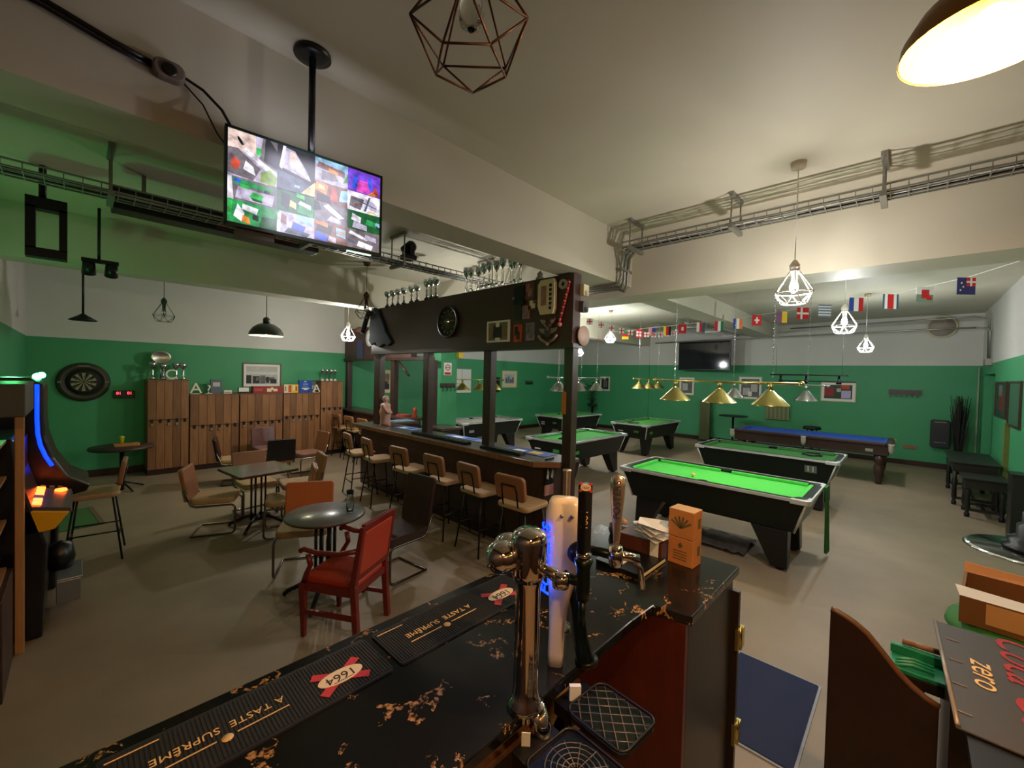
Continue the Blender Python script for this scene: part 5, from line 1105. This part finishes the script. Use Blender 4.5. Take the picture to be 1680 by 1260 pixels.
# rubber mats
rubber=mat('black rubber mat',(34,31,33),.6); gold_=mat('cream gold print',(240,196,130),.6); cr_=mat('cream oval print',(246,222,186),.6); rdp=mat('mat red print',(206,54,64),.6)
def runner(label,x0,x1,y0=1.155,y1=1.365,z=1.1):
    t=thing('bar_runner',label,'bar mat',(0,0,0))
    b=MB(); b.rbox(x0,y0,z,x1,y1,z+.006,.012,rubber)
    n=int((x1-x0)/.0095)
    for i in range(n): b.box(x0+.008+i*.0095,y0+.01,z+.006,x0+.0125+i*.0095,y1-.01,z+.0075,rubber)
    b.build('rubber_base',t)
    zt=z+.0078; R=Matrix.Rotation(PI,4,'Z'); cx=x1-.135; cy=(y0+y1)/2-.02
    b=MB()
    for ang in (.62,-.62):
        b.M=Matrix.Translation((cx,cy,zt))@Matrix.Rotation(ang,4,'Z')
        b.prism([(-.085,-.014),(.085,-.014),(.085,.014),(-.085,.014)],0,.0008,rdp)
    b.build('red_ribbon_print',t)
    b=MB(); b.prism([(cx+.068*math.cos(a*PI/16),cy+.031*math.sin(a*PI/16)) for a in range(32)],zt,zt+.0014,cr_); b.build('oval_print',t)
    text_mb('1664',.046,mat('dark print ink',(40,32,34),.6),Matrix.Translation((cx,cy-.002,zt+.0018))@R,.0006).build('lettering',t)
    b=MB(); b.box(cx-.03,cy-.0235,zt+.0014,cx+.03,cy-.0205,zt+.002,mat('faded print ink',(130,104,92))); b.build('small_print',t)
    m=(x1-.28+x1-.59)/2
    text_mb('A TASTE  SUPRÊME',.0345,gold_,Matrix.Translation((m,cy+.028,zt+.0004))@R,.0008,space=1.02).build('lettering',t)
    b=MB(); b.box(x1-.41,cy-.012,zt,x1-.285,cy-.008,zt+.0008,gold_); b.box(x1-.585,cy-.012,zt,x1-.455,cy-.008,zt+.0008,gold_)
    b.box(x1-.665+.01,cy+.098,zt,x1-.555,cy+.102,zt+.0008,gold_)
    b.lathe([(0,0),(.0135,0),(.0135,.001),(0,.001)],gold_,(x1-.433,cy-.014,zt),16); b.prism([(x1-.433-.004,cy-.02),(x1-.433+.004,cy-.03),(x1-.433+.002,cy-.014)],zt,zt+.0012,gold_)
    b.build('printed_lines',t)
runner('nearer black rubber bar mat with large red-ribboned oval badge and gold slogan',.03,.698)
runner('farther black rubber bar mat ending behind the chrome beer font',.726,1.393)
# chrome font
ch2=mat('polished chrome font',(232,226,216),.05,metal=1)
t=thing('beer_font','tall chrome T-shaped beer font clamped at the bar edge','beer font',(.893,.772,0))
b=MB(); b.lathe([(.052,1.1),(.052,1.115),(.040,1.13),(.036,1.16),(.036,1.45),(.042,1.47),(.044,1.5)],ch2,n=32); b.build('column',t)
b=MB(); b.lathe([(.044,1.47),(.05,1.49),(.052,1.58),(.048,1.6),(.03,1.612),(0,1.615)],ch2,n=32)
b.build('cap',t)
b=MB(); b.M=Matrix.Translation((0,0,1.53))@Matrix.Rotation(PI/2,4,'X')@Matrix.Translation((0,0,-.0)); b.lathe([(.03,.0),(.032,-.06),(.045,-.07),(.047,-.085),(.04,-.11),(.02,-.12),(0,-.122)],ch2,n=28); b.M=Matrix.Identity(4)
b.M=Matrix.Translation((-.045,.045,1.53))@Matrix.Rotation(PI/4,4,'Z')@Matrix.Rotation(PI/2,4,'X'); b.lathe([(.0,-.06),(.03,-.055),(.046,-.03),(.046,.0),(.03,.03),(.0,.04)],ch2,n=28); b.build('side_boss',t)
b=MB(); b.tube([(.01,-.03,1.51),(.015,-.07,1.505),(.02,-.1,1.495)],.017,ch2,12); b.lathe([(.022,0),(.026,.02),(.022,.04)],ch2,(.02,-.1,1.475),16); b.build('tap_shank',t)
b=MB(); b.lathe([(.034,1.07),(.036,1.1),(.05,1.105)],ch2,(0,0,0),24); b.M=Matrix.Translation((.015,-.03,1.09))@Matrix.Rotation(-.5,4,'X'); b.lathe([(.0,-.07),(.02,-.07),(.03,-.04),(.03,.02),(.0,.03)],ch2,n=20); b.build('base_clamp',t)
b=MB(); b.box(-.03,-.07,.86,-.01,-.02,1.0,dkb); b.build('clamp_plate',t); b=MB(); b.M=Matrix.Translation((-.05,-.05,.0))@Matrix.Rotation(-.86,4,'Z'); b.box(-.012,-.003,.985,.012,.0,1.082,paper); b.build('paper_label',t)
t2=thing('beer_tap','black tap with tall black handle topped by a red and cream badge','beer tap',(.955,.628,0))
b=MB(); b.tube([(-.03,.055,1.5),(-.01,.02,1.49),(.0,.0,1.5)],.014,blackgloss,10); b.lathe([(.0,1.44),(.016,1.44),(.02,1.47),(.02,1.53),(.026,1.55),(.014,1.56)],blackgloss,n=16); b.lathe([(.008,1.37),(.011,1.44)],blackgloss,n=12); b.build('tap_body',t2)
b=MB(); b.lathe([(.01,1.55),(.012,1.56)],chrome,n=14); b.M=Matrix.Translation((0,0,1.57))@Matrix.Rotation(.0,4,'Y'); b.prism([(-.019,-.012),(.019,-.012),(.021,.012),(-.021,.012)],0,.19,blackp); b.build('handle',t2,bevel=.006)
b=MB(); b.lathe([(.0,1.555),(.02,1.56),(.022,1.57),(.0,1.575)],ch2,n=16); b.build('collar',t2)
dv=(C_:=Vector((0,0,2.05)))-Vector((.955,.628,1.7)); dv.z=0; dv.normalize()
sd=Vector((-dv.y,dv.x,0))
hp=Vector((.955-.955,.628-.628,0))
Mb=basis((dv.x*.022,dv.y*.022,1.755),sd,(0,0,1))
b=MB(); b.M=Mb; b.prism([(.014*math.cos(a*PI/10),.009*math.sin(a*PI/10)) for a in range(20)],0,.003,cr_); 
b.M=Mb@Matrix.Rotation(.6,4,'Z'); b.box(-.02,-.0035,-.002,.02,.0035,.0,rdp); b.M=Mb@Matrix.Rotation(-.6,4,'Z'); b.box(-.02,-.0035,-.002,.02,.0035,.0,rdp); bd=b.build('badge',t2)
text_mb('1664',.0095,mat('dark print ink',(40,32,34)),Mb@Matrix.Translation((0,0,.0035)),.0006).build('lettering',bd)
text_mb('1664',.026,gold_,basis((dv.x*.017,dv.y*.017,1.665),(0,0,1),-sd),.001).build('lettering',t2)
# white font with blue letters
wf=mat('pale pearl white font',(232,214,190),.3,coat=.3)
t=thing('beer_font','tall white beer font with glowing blue vertical lettering','beer font',(1.1,.8,0),math.atan2(-.8,-1.1))
b=MB(); vs=[];fs=[]
prof=[(1.1,.026,.03,-.03),(1.14,.026,.032,-.03),(1.22,.026,.034,-.028),(1.32,.034,.04,-.018),(1.42,.05,.05,-.004),(1.5,.06,.056,.003),(1.57,.064,.055,.004),(1.61,.062,.05,.0),(1.64,.05,.04,-.004),(1.652,.042,.03,-.005)]
n=24
for (z,a,d,o) in prof:
    for i in range(n):
        th=2*PI*i/n; c,s=math.cos(th),math.sin(th); e=.6
        vs.append((d*math.copysign(abs(c)**e,c)+o*.5, a*math.copysign(abs(s)**e,s)+o*.6, z))
for k in range(len(prof)-1):
    for i in range(n): j=(i+1)%n; fs.append((k*n+i,k*n+j,(k+1)*n+j,(k+1)*n+i))
fs.append(tuple(range(n-1,-1,-1))); fs.append(tuple((len(prof)-1)*n+i for i in range(n)))
b.add(vs,fs,wf,True); b.build('body',t)
led=mat('blue led letters',(30,80,255),.3,emit=3.2,ergb=(6,40,255))
text_mb("FOSTER'S",.056,led,basis((.046,-.056,1.47),(0,0,1),(-.75,.66*0-.66,0)),.004).build('lettering',t)
light('led_glow','AREA',(.06,-.11,1.46),.35,(.1,.25,1),.05,t,rot=(0,math.radians(-60),0))
b=MB(); b.M=Matrix.Translation((.035,.045,1.5))@Matrix.Rotation(PI/2,4,'Y'); b.lathe([(.036,0),(.036,.02),(.026,.035),(.0,.037)],blackp,n=20); b.build('tap_socket',t)
b=MB(); b.tube([(-.01,.03,1.42),(-.005,.045,1.32),(0,.06,1.2),(-.02,.075,1.13),(-.035,.085,1.1)],.02,blackgloss,12,r2=.03); b.lathe([(.038,0),(.038,.012),(0,.014)],blackgloss,(-.035,.085,1.1),20); b.build('black_foot',t)
b=MB()
for y in (-.01,.022):
    b.M=Matrix.Translation((.05,y,1.61))@Matrix.Rotation(PI/2,4,'Y'); b.lathe([(.006,0),(.006,.004),(0,.005)],steel,n=10)
b.build('screw',t)
t=thing('beer_tap','chrome beer tap with tapered silver handle carrying dark vertical lettering','beer tap',(1.15,.64,0))
b=MB(); b.tube([(-.035,.1,1.5),(-.01,.05,1.5),(0,0,1.5)],.015,blackgloss,12); b.tube([(0,0,1.5),(.02,-.02,1.5),(.05,-.05,1.49)],.014,ch2,12); b.tube([(.04,-.04,1.49),(.055,-.055,1.46),(.06,-.06,1.40)],.009,ch2,10); b.lathe([(.02,1.47),(.024,1.5),(.02,1.53)],ch2,n=16); b.build('tap_body',t)
b=MB(); b.lathe([(.008,1.52),(.01,1.55),(.014,1.6),(.021,1.68),(.023,1.72),(.02,1.745),(.0,1.752)],mat('brushed silver handle',(196,176,156),.25,metal=.8),n=20); hd=b.build('handle',t)
dv=-Vector((1.15,.64,0)).normalized(); sd=Vector((-dv.y,dv.x,0))
text_mb('FOSTERS',.03,mat('navy lettering',(50,44,60),.5),basis((dv.x*.0225,dv.y*.0225,1.68),(.0,.0,1),-sd),.002).build('lettering',hd)
t=thing('beer_tap','slim silver handle standing behind the white beer font','beer tap',(1.27,.92,0))
b=MB(); b.lathe([(.03,1.1),(.03,1.11),(.012,1.12),(.012,1.55)],ch2,n=16); b.build('stem',t)
b=MB(); b.lathe([(.012,1.55),(.014,1.56),(.014,1.69),(.016,1.695),(.016,1.7),(0,1.7)],mat('brushed silver handle',(196,176,156)),n=16); b.build('handle',t)
# drip trays
def driptray(label,x0,y0,x1,y1,style):
    t=thing('drip_tray',label,'drip tray',((x0+x1)/2,(y0+y1)/2,1.055),-.08); w=(x1-x0)/2; d=(y1-y0)/2
    b=MB(); b.rbox(-w,-d,-.01,w,d,.004,.03,blackp); b.rbox(-w+.012,-d+.012,.004,w-.012,d-.012,.005,.025,blackgloss); b.build('tray',t)
    b=MB()
    rim=[]
    for cx,cy,a0 in ((w-.03,d-.03,0),(-w+.03,d-.03,PI/2),(-w+.03,-d+.03,PI),(w-.03,-d+.03,1.5*PI)):
        for i in range(5): a=a0+PI/2*i/4; rim.append((cx+.03*math.cos(a),cy+.03*math.sin(a),.012))
    b.tube(rim,.004,blackm,6,closed=True)
    gm=mat('dull grille wire',(120,108,96),.4,metal=.6)
    if style=='grid':
        for i in range(-4,5):
            for s in (1,-1):
                p=[]; 
                for u in (-1,1):
                    pass
                c=i*.042; a=(max(-w+.01,c-d),0); x_a=max(-w+.008,min(w-.008,c-d)); x_b=max(-w+.008,min(w-.008,c+d))
                ya=(x_a-c); yb=(x_b-c)
                if abs(x_b-x_a)>.02: b.tube([(x_a,s*ya,.012),(x_b,s*yb,.012)],.0016,gm,4)
    else:
        for r in (.02,.035,.05,.065,.08): b.tube([(r*math.cos(a*PI/10),r*math.sin(a*PI/10),.012) for a in range(20)],.0016,gm,4,closed=True)
        for a in range(12): b.tube([(.01*math.cos(a*PI/6),.01*math.sin(a*PI/6),.012),(min(.1,w-.01)*math.cos(a*PI/6),min(.1,d-.01)*math.sin(a*PI/6),.012)],.0014,gm,4)
    b.build('grille',t)
    b=MB(); b.box(-w+.02,d-.01,-.05,w-.02,d+.06,-.01,blackm); b.build('bracket',t)
driptray('black drip tray with diamond grille right of the white font',.99,.5,1.165,.70,'grid')
driptray('black drip tray with round web grille below the chrome font',.77,.47,.955,.67,'round')
b=MB(); b.box(-.007,-.035,-.075,.007,.0,.06,paper); one(b,'paper_label','small cream paper label on the bracket under the white font','label',loc=(1.06,.735,1.03),rotz=.8)
# things on the bar end
t=thing('menu_folder','black leather menu folder lying beside the napkin box','menu',(1.97,1.01,1.1),-.0)
b=MB(); b.rbox(-.145,-.12,0,.145,.12,.022,.01,blackp); b.box(-.138,-.122,.004,.138,.113,.018,cream); b.rbox(-.147,-.122,.02,.147,.122,.026,.01,blackp); b.build('cover',t)
b=MB(); b.box(-.1,-.05,.026,-.02,.02,.028,paper); one(b,'receipt','small white receipt on the black menu folder','receipt',loc=(1.95,1.05,1.1))
t=thing('napkin_box','dark red-brown box holding loose white paper napkins','box',(2.13,1.0,1.1),.05)
b=MB(); b.box(-.06,-.1,0,.08,.14,.1,mat('dark red brown wood',(84,40,26),.45)); b.build('box',t,bevel=.004)
b=MB(); random.seed(3)
for k in range(5):
    s=.075; a=random.uniform(-.5,.5); z=.1+.014*k; b.M=Matrix.Translation((.0,-.03,z))@Matrix.Rotation(a,4,'Z')
    b.add([(-s,-s,.01*random.random()),(s,-s,.03*random.random()),(s,s,.02),(-s,s,.035),(0,0,.0)],[(0,1,4),(1,2,4),(2,3,4),(3,0,4)],paper)
b.M=Matrix.Identity(4); b.box(-.062,-.085,.0,-.058,-.04,.1,paper); b.build('napkins',t)
for i,(z,lab) in enumerate(((1.1,'lower of two stacked brown cardboard boxes on the bar end'),(1.24,'upper brown cardboard box with leaf print, crumpled top'))):
    t=thing('cardboard_box',lab,'box',(2.18,.82,z),-.05,group=None)
    b=MB(); b.box(-.05,-.065,0,.05,.065,.138,card)
    if i: b.prism([(-.05,-.065),(.05,-.065),(.05,.065),(-.05,.065)],.138,.142,mat('torn card top',(214,170,120),.8))
    b.build('carton',t,bevel=.003)
    b=MB(); ink=mat('faded green ink',(96,84,50),.8)
    if i:
        for k in range(6): b.M=Matrix.Translation((-.0505,0,.05))@Matrix.Rotation((k-2.5)*.4,4,'X'); b.box(-.0006,-.005,0,0,.005,.06,ink)
    else:
        b.M=Matrix.Translation((-.0505,.0,.1)); b.prism([(-.012,0),(.0,-.014),(.014,.0),(.0,.018)],-.0006,0,ink,'x')
        for k in range(4): b.box(-.0006,-.035,-.03-.014*k,0,.035,-.026-.014*k,ink)
    b.build('printed_motif',t); b=MB(); b.box(.0,-.0658,.05,.03,-.065,.1,ink); b.build('side_print',t)
b=MB(); b.lathe([(0,0),(.05,0),(.06,.03),(.055,.06),(0,.07)],dkb,n=14); b.ball((.03,-.02,.07),.02,mat('pale pastry',(200,150,110),.6)); one(b,'small_pouch','dark leather pouch behind the napkin box','pouch',loc=(2.27,1.25,1.1))
# behind-bar: curved wooden end panel, shelf unit, tray mat, green tray
t=thing('curved_panel','dark brown curved-top wooden end panel rising at lower right','panel',(2.3,0,0))
b=MB(); Pc=[(.222,.0),(.222,1.055),(.205,1.052),(.17,1.04),(.14,1.027),(.1,1.0),(.06,.955),(.03,.92),(.0,.885),(-.04,.85),(-.08,.825),(-.12,.81),(-.12,0)]
b.prism(Pc,-.012,.012,mat('very dark wood',(34,17,13),.35,var=.25,scale=6),'x'); b.build('board',t,bevel=.003)
b=MB(); b.tube([(0,p[0],p[1]) for p in Pc[1:-1]],.0135,mat('worn pale edge',(104,70,46),.4),8); b.build('worn_edge',t)
t=thing('back_counter','dark low back counter carrying the cola mat at the right edge','counter',(2.0,-.13,0))
b=MB(); b.box(.32,-.95,0,.85,-.02,.88,mat('very dark wood',(34,17,13))); b.box(-.3,-.95,0,.3,-.25,.88,mat('very dark wood',(34,17,13))); b.build('carcass',t)
b=MB(); b.box(-.4,-1.0,.88,.75,-.04,.91,mat('black worktop',(22,20,22),.4)); b.build('worktop',t)
t=thing('counter_mat','grey black cola counter mat with red script and the word zero','bar mat',(0,0,0))
gm_=mat('grey rubber mat',(66,60,60),.5)
b=MB(); b.hexa([(2.02,-.145,.912),(2.86,-.115,.912),(2.84,-1.05,.912),(2.0,-1.05,.912),(2.02,-.145,.92),(2.86,-.115,.92),(2.84,-1.05,.92),(2.0,-1.05,.92)],gm_)
b.build('mat_base',t,bevel=.003)
b=MB(); b.tube([(2.03,-.15,.923),(2.85,-.12,.923)],.007,mat('clear rim',(150,140,134),.2),8); 
for k in range(4): b.box(2.12+k*.19,-.19,.9205,2.124+k*.19,-.15,.923,mat('clear rim',(150,140,134)))
b.build('rim',t)
text_mb('zero',.12,gold_,basis((2.46,-.25,.922),(-1,-.0,0),(0,-1,0))@Matrix.Identity(4),.001,shear=.2).build('lettering',t)
text_mb('Coca-Cola',.2,mat('deep red script',(170,36,40),.5),basis((2.47,-.37,.922),(-1,0,0),(0,-1,0)),.001,shear=.4).build('lettering',t)
t=thing('green_tray','green plastic dustpan-like tray with brown handle behind the curved panel','tray',(2.75,-.07,.72))
gp=mat('green plastic',(30,130,90),.3)
b=MB(); b.box(-.12,-.1,0,.14,.1,.02,gp); b.hexa([(-.12,-.1,.02),(.14,-.1,.02),(.14,-.08,.02),(-.12,-.08,.02),(-.12,-.1,.04),(.14,-.1,.09),(.14,-.08,.09),(-.12,-.08,.04)],gp); b.box(.02,-.1,.02,.05,.1,.06,gp)
for k in range(3): b.tube([(-.1+k*.03,.08,.02),(-.09+k*.03,.02,.04),(-.08+k*.03,-.05,.03)],.008,gp,6)
b.build('tray_body',t,bevel=.004)
b=MB(); b.tube([(.06,.06,.07),(.06,-.1,.075)],.014,midwood); b.build('handle',t)
t=thing('floor_stand','dark narrow stand holding the green tray','stand',(2.76,-.07,0))
b=MB(); b.box(-.14,-.1,.68,.14,.1,.72,dkb); b.build('top',t)
b=MB(); b.box(-.12,-.02,0,-.08,.08,.68,dkb); b.build('leg',t); b=MB(); b.box(.08,-.02,0,.12,.08,.68,dkb); b.build('leg',t)
# green stool with cardboard box
t=thing('stool','stool with thick green padded seat carrying an open carton','stool',(3.62,-.55,0),.1); t.scale=(1,1,.95)
b=MB(); b.lathe([(0,.62),(.26,.62),(.33,.64),(.36,.69),(.35,.73),(.3,.755),(0,.76)],mat('green seat fabric',(44,104,34),.8,bump=.2,bscale=150),n=36); b.build('seat',t)
b=MB(); b.lathe([(.28,.57),(.3,.58),(.3,.62),(.0,.62)],mah,n=28); b.build('seat_ring',t)
for k in range(4):
    a=k*PI/2+PI/4; c,s=math.cos(a),math.sin(a); b=MB(); b.tube([(c*.25,s*.25,.6),(c*.3,s*.3,.3),(c*.33,s*.33,0)],.03,mah,8,r2=.02); b.build('leg',t)
b=MB(); b.tube([(.3*math.cos(a*PI/12),.3*math.sin(a*PI/12),.25) for a in range(24)],.014,mah,6,closed=True); b.build('foot_ring',t)
t=thing('carton','open brown carton with white inner flap sitting on the green stool','box',(3.66,-.5,.724),-.1)
cd=mat('brown carton dark',(120,78,36),.7)
b=MB(); 
for a in ((-.24,-.24,.24,-.225),(-.24,.225,.24,.24),(-.24,-.225,-.225,.225),(.225,-.225,.24,.225)): b.box(a[0],a[1],0,a[2],a[3],.15,cd)
b.box(-.225,-.225,0,.225,.225,.01,cd); b.build('carton_walls',t)
b=MB(); b.hexa([(-.24,-.24,.15),(-.235,-.24,.15),(-.235,.24,.15),(-.24,.24,.15),(-.2,-.26,.175),(-.195,-.26,.175),(-.19,.26,.19),(-.195,.26,.19)],paper); b.build('flap',t); b=MB(); b.hexa([(.225,-.24,.15),(.24,-.24,.15),(.24,.24,.15),(.225,.24,.15),(.27,-.24,.18),(.28,-.24,.18),(.28,.24,.2),(.27,.24,.2)],card); b.build('flap',t)
b=MB(); b.box(-.243,-.02,.03,-.24,.14,.14,mat('pale kraft label',(214,156,100),.7)); b.box(-.243,-.16,.02,-.24,-.06,.03,white); b.build('label',t)
t=thing('floor_mat','dark blue floor mat with pale border beside the bar hinges','mat',(3.02,.62,0))
b=MB(); b.rbox(-.43,-.24,.002,.43,.24,.012,.01,mat('navy mat pile',(28,38,72),.95)); b.build('pile',t)
b=MB(); b.rbox(-.445,-.255,0,.445,.255,.007,.01,mat('pale grey border',(150,156,168),.7)); b.build('border',t)
# ---------------------------------------------------------------- soft light from the machines
light('beacon_glow','POINT',(-.42,5.9,2.02),6,(.1,1,.25),.05)
light('screen_glow','AREA',(.87,2.3,3.0),3,(.85,.85,1),.4,rot=(math.radians(90),0,0))
# camera
cam=bpy.data.cameras.new('camera'); co=bpy.data.objects.new('camera',cam); COL.objects.link(co); sc.camera=co
yaw,pit,rol=math.radians(43.786),math.radians(1.257),math.radians(1.446)
f=Vector((math.cos(yaw)*math.cos(pit),math.sin(yaw)*math.cos(pit),-math.sin(pit))); r=Vector((math.sin(yaw),-math.cos(yaw),0)); u=r.cross(f)
c_,s_=math.cos(rol),math.sin(rol); r2=r*c_+u*s_; u2=-r*s_+u*c_
co.matrix_world=Matrix(((r2.x,u2.x,-f.x,0),(r2.y,u2.y,-f.y,0),(r2.z,u2.z,-f.z,2.05),(0,0,0,1)))
cam.sensor_width=36; cam.sensor_fit='HORIZONTAL'; cam.lens=682.7/1680*36; cam.clip_start=.02; cam.clip_end=60
w=bpy.data.worlds.new('world'); sc.world=w; w.use_nodes=True; w.node_tree.nodes['Background'].inputs[0].default_value=(.02,.02,.02,1); w.node_tree.nodes['Background'].inputs[1].default_value=1
sc.view_settings.view_transform='Standard'; sc.view_settings.look='None'; sc.view_settings.exposure=1.05; sc.view_settings.gamma=1; sc.view_settings.use_curve_mapping=False
